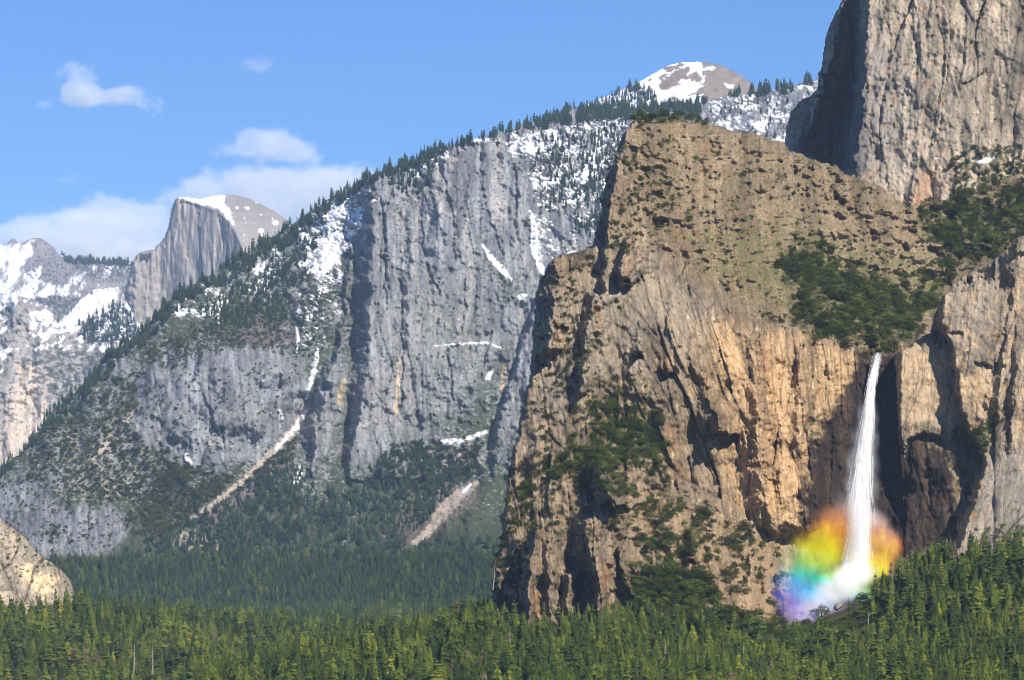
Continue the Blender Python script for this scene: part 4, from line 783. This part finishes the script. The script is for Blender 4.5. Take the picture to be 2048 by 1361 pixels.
for i, (nm, poly, n, a, b_, z, jit) in enumerate(ZN):
    kw = (('olive', 'leaf'), (.68,.32)) if z not in ('foot', 'ledge') else (('olive', 'leaf'), (.55,.45))
    add(T_oak, on_layer(nm, poly, n, 130+i, jit, (lambda U, V: fbm(U/26, V/20, 133, 3)+.3) if z in ('bowl', 'wood', 'ledge', 'apron', 'brow') else None), a, b_, *kw, 4, z, 130+i, .5)
# leafy trees mixed among the conifers on the near slope
add(T_oak, scatter_ground(940, 2100, 1480, 2040, 1500, 171), 5, 11, ('leaf', 'olive'), (.6,.4), 4, 'slope', 171)
add(T_oak, scatter_ground(-60, 1000, 2300, 3400, 900, 172), 6, 12, ('leaf', 'olive'), (.55,.45), 4, 'floor', 172)

# ---------------------------------------------------------------- the largest as single trees, the rest as woods
def shown(t):
    """visible height of a tree in the picture"""
    u = CX+F*t[0]/t[1]; vt = HZ-F*(t[2]+t[3])/t[1]; hp = F*t[3]/t[1]
    if u < -20 or u > 2068 or vt > 1338: return 0
    return hp if hp <= 0 else min(hp, 1361-vt)
def split(lst, n):
    s = sorted(range(len(lst)), key=lambda i: -shown(lst[i])); big = set(s[:n])
    return [lst[i] for i in s[:n]], [lst[i] for i in range(len(lst)) if i not in big]
con_big, con_rest = split(T_con, 300); oak_big, oak_rest = split(T_oak, 300)
def where(u, v):
    """a place in the wood named by what can be seen above it, and the row"""
    p = ('below the rounded side cliff' if u < 170 else 'right of the rounded side cliff' if u < 330 else 'below the pale diagonal chute' if u < 520 else 'below the grey tower' if u < 760 else 'below the scree fan' if u < 900 else 'left of the cliff toe' if u < 1040
         else 'below the rock pillars' if u < 1220 else 'below the green grove' if u < 1400 else 'left of the violet mist' if u < 1540 else 'below the rainbow mist' if u < 1720 else 'right of the mist' if u < 1850 else 'below the right buttress' if u < 1960 else 'at the right edge')
    return p, ('front row' if v > 1361 else 'second row' if v > 1320 else 'back row')
KN = dict(dark='dark green conifer', mid='mid green conifer', bright='yellow-green conifer', brown='brown dying conifer', leaf='bright leafy tree', olive='olive oak')
VN = ['slender', 'ragged', 'spire-thin', 'bare-stemmed', 'wide-skirted']
LN = ['billowy', 'compact', 'sprawling', 'sparse']
ZL = dict(bowl='in the thicket above the waterfall', wood='in the wood below the upper cliff', ledge='on the green ledge of the tan cliff', apron='on the rocky apron', foot='in the grove at the cliff foot', toe='beside the rock pillars', crest='on the crest of the tan cliff', brow='on the dry upper slope', prow='on the left prow',
          face='on the sheer tan face', gully='in the dark gully', base='at the right buttress foot', high='on the upper right cliff', side='on the rounded side cliff')
ORD = ['first', 'second', 'third', 'fourth', 'fifth', 'sixth', 'seventh', 'eighth', 'ninth', 'tenth', 'eleventh', 'twelfth', 'thirteenth', 'fourteenth', 'fifteenth', 'sixteenth']
def jitter(h, i, lean=.03):
    r = random.Random(i*7+1); s = h*r.uniform(.95, 1.4)
    return (s, s, h), (r.uniform(-lean, lean), r.uniform(-lean, lean), r.uniform(0, 6.28))
def name_all(lst, base):
    """labels: look, place, and, where several share both, the count from the left"""
    by = {}
    for i, t in enumerate(lst): by.setdefault(base(t), []).append(i)
    out = {}
    for lab, ids in by.items():
        ids.sort(key=lambda i: lst[i][0]/lst[i][1])
        for k, i in enumerate(ids): out[i] = lab if len(ids) == 1 else lab+', '+(ORD[k] if k < len(ORD) else str(k+1)+'th')+' from left'
    return out
def pxu(t): return CX+F*t[0]/t[1], HZ-F*t[2]/t[1]
def base_con(t):
    p, row = where(*pxu(t)); return VN[t[5]]+' '+KN[t[4]]+' '+p+', '+row
def base_oak(t):
    if t[6] in ('slope', 'floor'):
        p, row = where(*pxu(t)); return LN[t[5]]+' '+KN[t[4]]+' '+p+', '+row
    return LN[t[5]]+' '+KN[t[4]]+' '+ZL[t[6]]
lab_c = name_all(con_big, base_con); lab_o = name_all(oak_big, base_oak)
for i, t in enumerate(con_big):
    size, rot = jitter(t[3], i)
    put('conifer_tree', [('trunk', TRUNK), ('crown', CROWN[(t[4], t[5])])], t[:3], size, rot, lab_c[i], 'tree', 'conifers in the valley forest')
for i, t in enumerate(oak_big):
    size, rot = jitter(t[3], i+5000, .06); size = (size[0]*1.15, size[1]*1.15, size[2]*.85)
    put('oak_tree', [('limbs', LIMBS[i % 2]), ('crown', LCROWN[(t[4], t[5])])], t[:3], size, rot, lab_o[i], 'tree', 'leafy trees of the valley and the near cliffs')
# dead grey trees
SN = [((986,1178,2030),20,'(-)','grey dead trunk leaning beside the left foot of the pillared cliff',.10), ((1000,1176,2032),14,'','short forked dead trunk at the left foot of the pillared cliff',-.08), ((1738,1300,1890),27,'','pale bare conifer standing below the waterfall mist',0), ((1012,1330,1900),19,'','bare pole snag in the scree gap left of the pillars',.02),
      ((972,1322,1960),17,'','thin grey snag on the scree gap below the cliff toe',-.02), ((1022,1300,1850),16,'','crooked grey snag leaning right near the scree gap',.12), ((1486,1372,1720),24,'','tall grey-brown bare conifer in the wood left of the mist',0), ((1330,1330,1780),18,'','rounded bare grey tree beneath the green grove',0), ((305,1350,2650),32,'','pale bare trunk in the left part of the forest',0),
      ((268,1362,2600),34,'','long pale bare trunk left of the yellow-green trees',0), ((232,1330,2900),30,'','thin bare snag behind the yellow-green trees, lower left',0), ((1840,1345,1760),20,'','white branched snag in the lower right wood',.05), ((1665,1312,1840),14,'','small grey snag under the blue end of the rainbow',0), ((450,1318,3000),28,'','sunlit bare snag in the left half of the forest',.03), ((870,1330,2500),26,'','grey snag among conifers left of the cliff toe',0)]
for i, ((u, v, y), hgt, _, lab, lean) in enumerate(SN):
    a, b_ = SNAGS[i % 3]
    put('dead_tree', [('trunk', a), ('branches', b_)], ((u-CX)/F*y, y, (HZ-v)/F*y), (hgt*.9, hgt*.9, hgt*.85), (0, lean, i*1.7), lab, 'tree', 'dead grey trees')
# one small conifer against the mist
put('conifer_tree', [('trunk', TRUNK), ('crown', CROWN[('dark', 2)])], ((1698-CX)/F*2020, 2020, (HZ-1232)/F*2020), (11, 11, 11), (0, 0, 0), 'lone dark conifer standing out against the bright mist', 'tree', 'lone tree')
for k, (u, v, hgt) in enumerate(((1570,1300,18), (1587,1302,18), (1602,1300,16))):
    put('conifer_tree', [('trunk', TRUNK), ('crown', CROWN[('dark', (0, 4, 0)[k])])], ((u-CX)/F*1900, 1900, (HZ-v)/F*1900), (hgt*1.1, hgt*1.1, hgt), (0, 0, k), ('leftmost', 'middle', 'rightmost')[k]+' of three pointed conifers in a row below the violet mist', 'tree', 'three pointed conifers')

def wood(name, pts, meshes, label):
    """a wood nobody could count: one object whose geometry nodes stand a tree on every point"""
    keys = sorted({(t[4], t[5]) for t in pts}); ki = {k: i for i, k in enumerate(keys)}
    me = bpy.data.meshes.new(name); n = len(pts)
    A = np.array([t[:3] for t in pts], np.float32); me.vertices.add(n); me.vertices.foreach_set('co', A.ravel())
    hh = np.array([t[3] for t in pts], np.float32); r = np.random.default_rng(n); sxy = hh*r.uniform(.85, 1.45, n)
    at = me.attributes.new('size', 'FLOAT_VECTOR', 'POINT'); at.data.foreach_set('vector', np.stack([sxy, sxy, hh], 1).astype(np.float32).ravel())
    at = me.attributes.new('turn', 'FLOAT_VECTOR', 'POINT'); at.data.foreach_set('vector', np.stack([r.uniform(-.04, .04, n), r.uniform(-.04, .04, n), r.uniform(0, 6.28, n)], 1).astype(np.float32).ravel())
    at = me.attributes.new('which', 'INT', 'POINT'); at.data.foreach_set('value', np.array([ki[(t[4], t[5])] for t in pts], np.int32))
    o = bpy.data.objects.new(name, me); COL.objects.link(o)
    ng = bpy.data.node_groups.new(name+'_nodes', 'GeometryNodeTree'); ng.interface.new_socket('Geometry', in_out='INPUT', socket_type='NodeSocketGeometry'); ng.interface.new_socket('Geometry', in_out='OUTPUT', socket_type='NodeSocketGeometry')
    N = ng.nodes; L = ng.links; gi = N.new('NodeGroupInput'); go = N.new('NodeGroupOutput')
    src = []
    for k in keys:
        s = next(ob for ob in bpy.data.objects if ob.data is meshes[k]); src.append(s)
    jn = N.new('GeometryNodeJoinGeometry')
    for s in reversed(src):
        oi = N.new('GeometryNodeObjectInfo'); oi.inputs['Object'].default_value = s; oi.inputs['As Instance'].default_value = True; oi.transform_space = 'ORIGINAL'
        L.new(oi.outputs['Geometry'], jn.inputs[0])
    ip = N.new('GeometryNodeInstanceOnPoints'); ip.inputs['Pick Instance'].default_value = True
    def named(nm, ty):
        q = N.new('GeometryNodeInputNamedAttribute'); q.data_type = ty; q.inputs[0].default_value = nm; return q.outputs[0]
    L.new(gi.outputs[0], ip.inputs['Points']); L.new(jn.outputs[0], ip.inputs['Instance']); L.new(named('which', 'INT'), ip.inputs['Instance Index'])
    er = N.new('FunctionNodeEulerToRotation'); L.new(named('turn', 'FLOAT_VECTOR'), er.inputs[0]); L.new(er.outputs[0], ip.inputs['Rotation']); L.new(named('size', 'FLOAT_VECTOR'), ip.inputs['Scale'])
    L.new(ip.outputs[0], go.inputs[0])
    md = o.modifiers.new('trees', 'NODES'); md.node_group = ng
    tag(o, label, None, None, 'stuff'); return o
# every crown mesh the woods need must hang on some tree
need = {(t[4], t[5]) for t in con_rest+T_far} - {k for k in CROWN if any(ob.data is CROWN[k] for ob in bpy.data.objects)}
for j, k in enumerate(sorted(need)):
    t = next(t for t in T_far+con_rest if (t[4], t[5]) == k); lst = T_far if t in T_far else con_rest; lst.remove(t)
    size, rot = jitter(t[3], j+9000); u = CX+F*t[0]/t[1]
    lab = VN[k[1]]+' '+{'blue': 'blue-green conifer', 'dark': 'dark green conifer', 'brown': 'rusty brown conifer', 'mid': 'mid green conifer', 'bright': 'yellow-green conifer'}[k[0]]+' on the far forested valley wall'
    put('conifer_tree', [('trunk', TRUNK), ('crown', CROWN[k])], t[:3], size, rot, lab, 'tree', lab)
need = {(t[4], t[5]) for t in oak_rest+B_far} - {k for k in LCROWN if any(ob.data is LCROWN[k] for ob in bpy.data.objects)}
assert not need, need
wood('valley_forest', con_rest, CROWN, 'dense conifer forest covering the valley floor')
wood('mountain_forest', T_far, CROWN, 'conifer forest on the far valley wall and its skyline')
wood('cliff_brush', oak_rest, LCROWN, 'dark evergreen brush scattered over the near cliffs')
wood('mountain_brush', B_far, LCROWN, 'dark brush on the slopes of the far valley wall')
# ---------------------------------------------------------------- the waterfall
FALL = [(1757,706,12),(1748,740,11),(1742,780,12),(1737,830,15),(1731,880,19),(1726,930,23),(1722,980,26),(1719,1040,29),(1714,1100,33),(1704,1165,42)]
fv = [p[1] for p in FALL]
vv = np.arange(700, 1170, 4.); uu = np.interp(vv, fv, [p[0] for p in FALL])
dep = np.min([depth_at(near, uu+o, vv) for o in (-18, -9, 0, 9, 18)], 0); dep = np.where(dep > 1e8, 2230, dep)-5
for i in range(1, len(dep)): dep[i] = min(dep[i], dep[i-1]-.05)
def fall_pt(u, v, off): d = float(np.interp(v, vv, dep))-off; return ((u-CX)/F*d, d, (HZ-v)/F*d)
m, nt, b = new_mat('falling_water'); N = nt.nodes; L = nt.links; b.inputs['Base Color'].default_value = (.93,.95,.97,1); b.inputs['Roughness'].default_value = .5
tl = N.new('ShaderNodeBsdfTranslucent'); tl.inputs[0].default_value = (.93,.95,.97,1); ms = N.new('ShaderNodeMixShader'); ms.inputs[0].default_value = .45
L.new(b.outputs[0], ms.inputs[1]); L.new(tl.outputs[0], ms.inputs[2]); tp = N.new('ShaderNodeBsdfTransparent'); ms2 = N.new('ShaderNodeMixShader'); ms2.inputs[0].default_value = .25
L.new(ms.outputs[0], ms2.inputs[1]); L.new(tp.outputs[0], ms2.inputs[2]); L.new(ms2.outputs[0], N['Material Output'].inputs[0])
WATER = m
r = random.Random(5); V = []; T = []
for k in range(7500):
    s = max(-2.1, min(2.1, r.gauss(0, .43)))
    v0 = 704+r.random()**.75*430; ln = r.uniform(18, 80); n = 4; wd = r.uniform(.07, .30)*(1.0 if abs(s) < .6 else .45); off = r.uniform(-3, 2.5)+3; sw = r.uniform(-.5, .5); yaw = r.uniform(-.7, .7)
    end = 1166-(abs(r.gauss(0, 1))*34)
    if v0 > end-12: continue
    i0 = len(V)
    for j in range(n):
        v = min(v0+ln*j/(n-1), end); w_ = np.interp(v, fv, [p[2] for p in FALL]); u = np.interp(v, fv, [p[0] for p in FALL])+s*w_*(.62+.1*j/n)+sw*j*.6
        p = fall_pt(u, v, off); q = wd*math.sin(math.pi*min(1, (j+.35)/(n-.3)))**.7+.02
        V += [(p[0]-q*math.cos(yaw), p[1]-q*math.sin(yaw), p[2]), (p[0]+q*math.cos(yaw), p[1]+q*math.sin(yaw), p[2])]
        if j:
            a = i0+2*(j-1); T.append((a, a+1, a+3, a+2))
wf = bpy.data.objects.new('waterfall', None); COL.objects.link(wf); wf.location = fall_pt(1706, 1165, 0)
tag(wf, 'tall white waterfall plunging from the lip of the tan cliff into rainbow mist', 'waterfall')
def under(o, par):
    o.parent = par; o.matrix_parent_inverse = Matrix.Translation(par.location).inverted(); return o
o = mesh_np('falling_water', np.array(V), np.array(T), WATER); under(o, wf)
# small cascades at the foot
V = []; T = []
for (ua, va, ub, vb, w0) in ((1570,1262,1558,1272,3), (1556,1273,1549,1282,2)):
    for k in range(12):
        i0 = len(V); o_ = r.gauss(0, w0*.5)
        for j in range(4):
            t = j/3; u = ua+(ub-ua)*t+o_+r.uniform(-.6, .6); v = va+(vb-va)*t+r.uniform(-.5, .5); d = 2006-8*t; q = .22
            V += [((u-CX)/F*d-q, d, (HZ-v)/F*d), ((u-CX)/F*d+q, d-.1, (HZ-v)/F*d)]
            if j: T.append((i0+2*j-2, i0+2*j-1, i0+2*j+1, i0+2*j))
o = mesh_np('foot_cascade', np.array(V), np.array(T), WATER); under(o, wf)

def hull(name, c, rad, mat, seed=0, n=3):
    import bmesh
    bm = bmesh.new(); bmesh.ops.create_icosphere(bm, subdivisions=n, radius=1.0); me = bpy.data.meshes.new(name)
    for v in bm.verts: v.co = Vector((c[0]+v.co.x*rad[0], c[1]+v.co.y*rad[1], c[2]+v.co.z*rad[2]))
    bm.to_mesh(me); bm.free(); me.materials.append(mat); o = bpy.data.objects.new(name, me); COL.objects.link(o); return o
def lobes(nt, lst, pos):
    """sum of soft ellipsoids (centre, radii, weight) as a node output"""
    N = nt.nodes; L = nt.links; tot = None
    for c, rd, w in lst:
        a = N.new('ShaderNodeVectorMath'); a.operation = 'SUBTRACT'; a.inputs[1].default_value = c; L.new(pos, a.inputs[0])
        d = N.new('ShaderNodeVectorMath'); d.operation = 'DIVIDE'; d.inputs[1].default_value = rd; L.new(a.outputs[0], d.inputs[0])
        l = N.new('ShaderNodeVectorMath'); l.operation = 'LENGTH'; L.new(d.outputs[0], l.inputs[0])
        mr = N.new('ShaderNodeMapRange'); mr.interpolation_type = 'SMOOTHSTEP'; mr.inputs[1].default_value = 1; mr.inputs[2].default_value = .0; mr.inputs[3].default_value = 0; mr.inputs[4].default_value = w
        L.new(l.outputs['Value'], mr.inputs[0])
        if tot is None: tot = mr.outputs[0]
        else:
            q = N.new('ShaderNodeMath'); q.operation = 'ADD'; L.new(tot, q.inputs[0]); L.new(mr.outputs[0], q.inputs[1]); tot = q.outputs[0]
    return tot
def vol_mat(name):
    m = bpy.data.materials.new(name); m.use_nodes = True; nt = m.node_tree; nt.nodes.clear()
    out = nt.nodes.new('ShaderNodeOutputMaterial'); pv = nt.nodes.new('ShaderNodeVolumePrincipled'); nt.links.new(pv.outputs[0], out.inputs['Volume'])
    ge = nt.nodes.new('ShaderNodeNewGeometry')
    return m, nt, pv, ge.outputs['Position']
def math2(nt, op, a, b_):
    q = nt.nodes.new('ShaderNodeMath'); q.operation = op
    for i, x in enumerate((a, b_)):
        if isinstance(x, (int, float)): q.inputs[i].default_value = x
        else: nt.links.new(x, q.inputs[i])
    return q.outputs[0]
# spray with the rainbow's light painted in: scatter colour set in bands by position
MD = 2120.; KP = MD/F
def mp_(u, v, d=MD): return ((u-CX)*KP, d, (HZ-v)*KP)
m, nt, pv, pos = vol_mat('rainbow_mist')
mist = [((1716,1120),(42,85),2.2),((1712,1040),(30,80),.7),((1706,1155),(50,36),2.0),((1672,1175),(64,40),2.0),((1640,1105),(70,72),.75),((1662,1060),(54,58),.42),((1776,1090),(42,48),1.3),((1745,1135),(56,40),1.3),((1632,1208),(66,42),1.5),((1590,1185),(70,70),.42),((1580,1240),(74,40),.6),((1548,1205),(50,60),.16),((1600,1140),(60,70),.2),((1720,1190),(40,24),.6),((1748,1058),(54,62),.5),((1700,1040),(70,70),.25)]
def rock_front(u, v, rad): return float(np.min([depth_at(near, np.array([u+i*rad]), np.array([v+j*rad]))[0] for i in (-.6, 0, .6) for j in (-.3, 0, .5)]))
LB = []
for c, a, w in mist:
    d = rock_front(c[0], c[1], min(a)*.7)-7; k = d/F
    LB.append((((c[0]-CX)*k, d, (HZ-c[1])*k), (a[0]*k, 15, a[1]*k), w))
den = lobes(nt, LB, pos)
nz = nt.nodes.new('ShaderNodeTexNoise'); nz.inputs['Scale'].default_value = .12; nz.inputs['Detail'].default_value = 6; nz.inputs['Roughness'].default_value = .6
mpn = nt.nodes.new('ShaderNodeMapping'); mpn.inputs['Scale'].default_value = (1.2,.6,.65); mpn.inputs['Rotation'].default_value = (0, .5, 0); nt.links.new(pos, mpn.inputs[0]); nt.links.new(mpn.outputs[0], nz.inputs['Vector'])
mr = nt.nodes.new('ShaderNodeMapRange'); mr.inputs[1].default_value = .32; mr.inputs[2].default_value = .68; mr.inputs[3].default_value = .25; mr.inputs[4].default_value = 1.7; nt.links.new(nz.outputs[0], mr.inputs[0])
dn = math2(nt, 'MULTIPLY', math2(nt, 'MULTIPLY', den, mr.outputs[0]), .17)
nt.links.new(dn, pv.inputs['Density'])
sx = nt.nodes.new('ShaderNodeSeparateXYZ'); nt.links.new(pos, sx.inputs[0])
tt_ = math2(nt, 'ADD', math2(nt, 'MULTIPLY', sx.outputs[0], -.37/KP), math2(nt, 'MULTIPLY', sx.outputs[2], -.93/KP)); tt_ = math2(nt, 'ADD', tt_, -.37*CX+.93*HZ)
tt_ = math2(nt, 'ADD', tt_, math2(nt, 'MULTIPLY', math2(nt, 'SUBTRACT', nz.outputs[0], .5), 26))
cr = nt.nodes.new('ShaderNodeValToRGB'); el = cr.color_ramp.elements
stops = [(300,(.80,.72,.68)),(338,(.85,.26,.08)),(366,(1,.27,.01)),(400,(1,.50,.0)),(428,(1,.84,.0)),(450,(.50,1,.03)),(474,(.04,.90,.38)),(500,(.02,.42,1)),(532,(.12,.16,1)),(568,(.42,.30,1)),(600,(.62,.58,.95))]
while len(el) < len(stops): el.new(.5)
for e, (t, c) in zip(el, stops): e.position = (t-280)/330.; e.color = c+(1,)
mr2 = nt.nodes.new('ShaderNodeMapRange'); mr2.inputs[1].default_value = 280; mr2.inputs[2].default_value = 610; nt.links.new(tt_, mr2.inputs[0]); nt.links.new(mr2.outputs[0], cr.inputs[0])
core = lobes(nt, [(mp_(1718,1090), (22*KP, 80, 110*KP), 1.0), (mp_(1702,1150,2090), (64*KP, 90, 42*KP), 1.1), (mp_(1662,1186,2060), (74*KP, 90, 38*KP), .9), (mp_(1615,1225,2040), (66*KP, 90, 34*KP), .6)], pos)
mx = nt.nodes.new('ShaderNodeMix'); mx.data_type = 'RGBA'; nt.links.new(core, mx.inputs[0]); nt.links.new(cr.outputs[0], mx.inputs[6]); mx.inputs[7].default_value = (1,1,1,1)
nt.links.new(mx.outputs[2], pv.inputs['Color']); pv.inputs['Absorption Color'].default_value = (1,1,1,1); pv.inputs['Anisotropy'].default_value = -.5
y0 = min(p[0][1]-15 for p in LB); y1 = max(p[0][1]+15 for p in LB); o = hull('rainbow_mist', mp_(1672,1135,(y0+y1)/2), (190*KP, (y1-y0)*.62, 190*KP), m); under(o, wf); o['label'] = 'spray glowing in rainbow colours at the foot of the fall'
# thin white veil along the falling water
m, nt, pv, pos = vol_mat('spray_veil')
lst = []
for (u, v, w) in FALL[2:]:
    p = fall_pt(u-2, v, 2); lst.append((p, (w*1.9*KP, 9, 50*KP), .5))
den = lobes(nt, lst, pos); nz = nt.nodes.new('ShaderNodeTexNoise'); nz.inputs['Scale'].default_value = .25; nz.inputs['Detail'].default_value = 4
mpn = nt.nodes.new('ShaderNodeMapping'); mpn.inputs['Scale'].default_value = (1.3,.6,.3); nt.links.new(pos, mpn.inputs[0]); nt.links.new(mpn.outputs[0], nz.inputs['Vector'])
mr = nt.nodes.new('ShaderNodeMapRange'); mr.inputs[1].default_value = .3; mr.inputs[2].default_value = .7; mr.inputs[3].default_value = .1; mr.inputs[4].default_value = 1.6; nt.links.new(nz.outputs[0], mr.inputs[0])
nt.links.new(math2(nt, 'MULTIPLY', math2(nt, 'MULTIPLY', den, mr.outputs[0]), .2), pv.inputs['Density']); pv.inputs['Color'].default_value = (.95,.95,.97,1); pv.inputs['Absorption Color'].default_value = (1,1,1,1); pv.inputs['Anisotropy'].default_value = -.5
c0 = fall_pt(1728, 950, 2); o = hull('spray_veil', c0, (90*KP, 24, 250*KP), m); under(o, wf)

# boulders at the foot of the fall
def boulder(u, v, d, w_, seed, label):
    import bmesh
    bm = bmesh.new(); bmesh.ops.create_icosphere(bm, subdivisions=3, radius=1.0); rr = random.Random(seed)
    pl = [(Vector((rr.uniform(-1,1), rr.uniform(-1,1), rr.uniform(-.6,1))).normalized(), rr.uniform(.45, .75)) for _ in range(12)]
    for vt in bm.verts:
        for nn, h_ in pl:
            e = vt.co.dot(nn)-h_
            if e > 0: vt.co -= nn*e
        vt.co = Vector((vt.co.x*w_, vt.co.y*w_*.9, vt.co.z*w_*.72))
    me = bpy.data.meshes.new('boulder'); bm.to_mesh(me); bm.free(); me.materials.append(M_BOULDER)
    o = bpy.data.objects.new('boulder', me); COL.objects.link(o); o.location = ((u-CX)/F*d, d, (HZ-v)/F*d); o.rotation_euler = (0, 0, rr.random()*6)
    tag(o, label, 'boulder', 'boulders below the waterfall'); return o
M_BOULDER, nt, b = new_mat('boulder_granite'); N = nt.nodes; L = nt.links
tc = N.new('ShaderNodeTexCoord'); n1 = N.new('ShaderNodeTexNoise'); n1.inputs['Scale'].default_value = .8; n1.inputs['Detail'].default_value = 6; L.new(tc.outputs['Object'], n1.inputs['Vector'])
cr = N.new('ShaderNodeValToRGB'); cr.color_ramp.elements[0].color = (.08,.075,.075,1); cr.color_ramp.elements[1].color = (.36,.31,.26,1); L.new(n1.outputs[0], cr.inputs[0]); L.new(cr.outputs[0], b.inputs['Base Color'])
bp = N.new('ShaderNodeBump'); bp.inputs['Strength'].default_value = .6; L.new(n1.outputs[0], bp.inputs['Height']); L.new(bp.outputs[0], b.inputs['Normal'])
for i, (u, v, w_, lab) in enumerate(((1655,1228,3.0,'pale boulder on the dark talus under the teal end of the rainbow'), (1676,1212,4.2,'large rounded rock veiled by teal mist'), (1615,1240,3.6,'pointed rock veiled by lavender mist'), (1640,1250,3.2,'dark boulder just below the lavender mist'), (1690,1236,3.0,'dark boulder left of the lone conifer'), (1668,1252,2.6,'small dark boulder in the middle of the talus'),
                                    (1648,1270,2.6,'dark boulder low on the talus above the conifers'), (1710,1240,2.4,'dark boulder beside the lone conifer'), (1628,1262,2.2,'small dark boulder at the left end of the talus'), (1684,1262,2.4,'dark boulder at the lower right of the talus'))):
    boulder(u, v, 2026-(v-1230)*.6, w_, 60+i, lab)

# ---------------------------------------------------------------- clouds, beyond the haze
CD = 24000.; CK = CD/F
def cp(u, v): return ((u-CX)*CK, CD, (HZ-v)*CK)
def cloud(lst, label, k, seed, soft=1.0):
    m, nt, pv, pos = vol_mat('cloud_vapour')
    den = lobes(nt, [(cp(u, v), (a*CK, max(a, b_)*CK*.8, b_*CK), w) for u, v, a, b_, w in lst], pos)
    nz = nt.nodes.new('ShaderNodeTexNoise'); nz.inputs['Scale'].default_value = .0058; nz.inputs['Detail'].default_value = 9; nz.inputs['Roughness'].default_value = .68
    ml = nt.nodes.new('ShaderNodeMapping'); ml.inputs['Location'].default_value = (seed*13.7, seed*3.1, 0); ml.inputs['Scale'].default_value = (1,.8,1.25); nt.links.new(pos, ml.inputs[0]); nt.links.new(ml.outputs[0], nz.inputs['Vector'])
    e = math2(nt, 'ADD', den, math2(nt, 'MULTIPLY', math2(nt, 'SUBTRACT', nz.outputs[0], .58), 3.0*soft))
    mr = nt.nodes.new('ShaderNodeMapRange'); mr.interpolation_type = 'SMOOTHSTEP'; mr.inputs[1].default_value = 0; mr.inputs[2].default_value = .6; mr.inputs[3].default_value = 0; mr.inputs[4].default_value = k; nt.links.new(e, mr.inputs[0])
    gate = nt.nodes.new('ShaderNodeMath'); gate.operation = 'MULTIPLY'; gate.use_clamp = True; gate.inputs[1].default_value = 6; nt.links.new(den, gate.inputs[0])
    nt.links.new(math2(nt, 'MULTIPLY', mr.outputs[0], gate.outputs[0]), pv.inputs['Density'])
    pv.inputs['Color'].default_value = (.97,.96,.99,1); pv.inputs['Absorption Color'].default_value = (1,1,1,1); pv.inputs['Anisotropy'].default_value = -.6
    u0 = min(p[0]-p[2] for p in lst); u1 = max(p[0]+p[2] for p in lst); v0 = min(p[1]-p[3] for p in lst); v1 = max(p[1]+p[3] for p in lst); dy = max(max(p[2], p[3])*.8 for p in lst)*CK
    a, b_ = cp(u0, v1), cp(u1, v0)
    vs = [(x, y, z) for z in (a[2], b_[2]) for x, y in ((a[0], CD-dy), (b_[0], CD-dy), (b_[0], CD+dy), (a[0], CD+dy))]
    o = mesh_np('cloud', vs, bm_f, m); tag(o, label, 'cloud', 'clouds over the mountains'); return o
cloud([(155,170,64,60,1.15),(178,196,96,40,1.0),(250,190,70,40,1.0),(300,215,60,30,.55),(90,205,50,24,.5)], 'bright puffy cloud alone in the upper left sky', 3.2e-3, 1)
cloud([(515,128,66,34,.95)], 'faint wisp of cloud above the split dome', 1.3e-3, 2)
cloud([(545,290,120,56,1.15),(470,305,70,26,.7),(600,310,80,34,.8)], 'rounded cloud cap above the low cloud bank', 2.6e-3, 3)
cloud([(660,370,190,66,1.25),(500,372,170,70,1.2),(390,400,120,56,1.0),(560,425,170,80,1.2),(680,430,150,70,1.1)], 'pale cloud bank behind the split dome and forested ridge', 2.2e-3, 4, 1.0)
cloud([(230,440,170,72,1.15),(150,480,200,80,1.2),(40,475,130,56,1.15),(320,465,140,80,1.05),(250,520,260,70,1.2)], 'low cloud bank above the snowy peaks on the left', 2.2e-3, 5, 1.0)
cloud([(140,360,46,22,.85)], 'tiny wisp of cloud left of the split dome', 1.2e-3, 6)
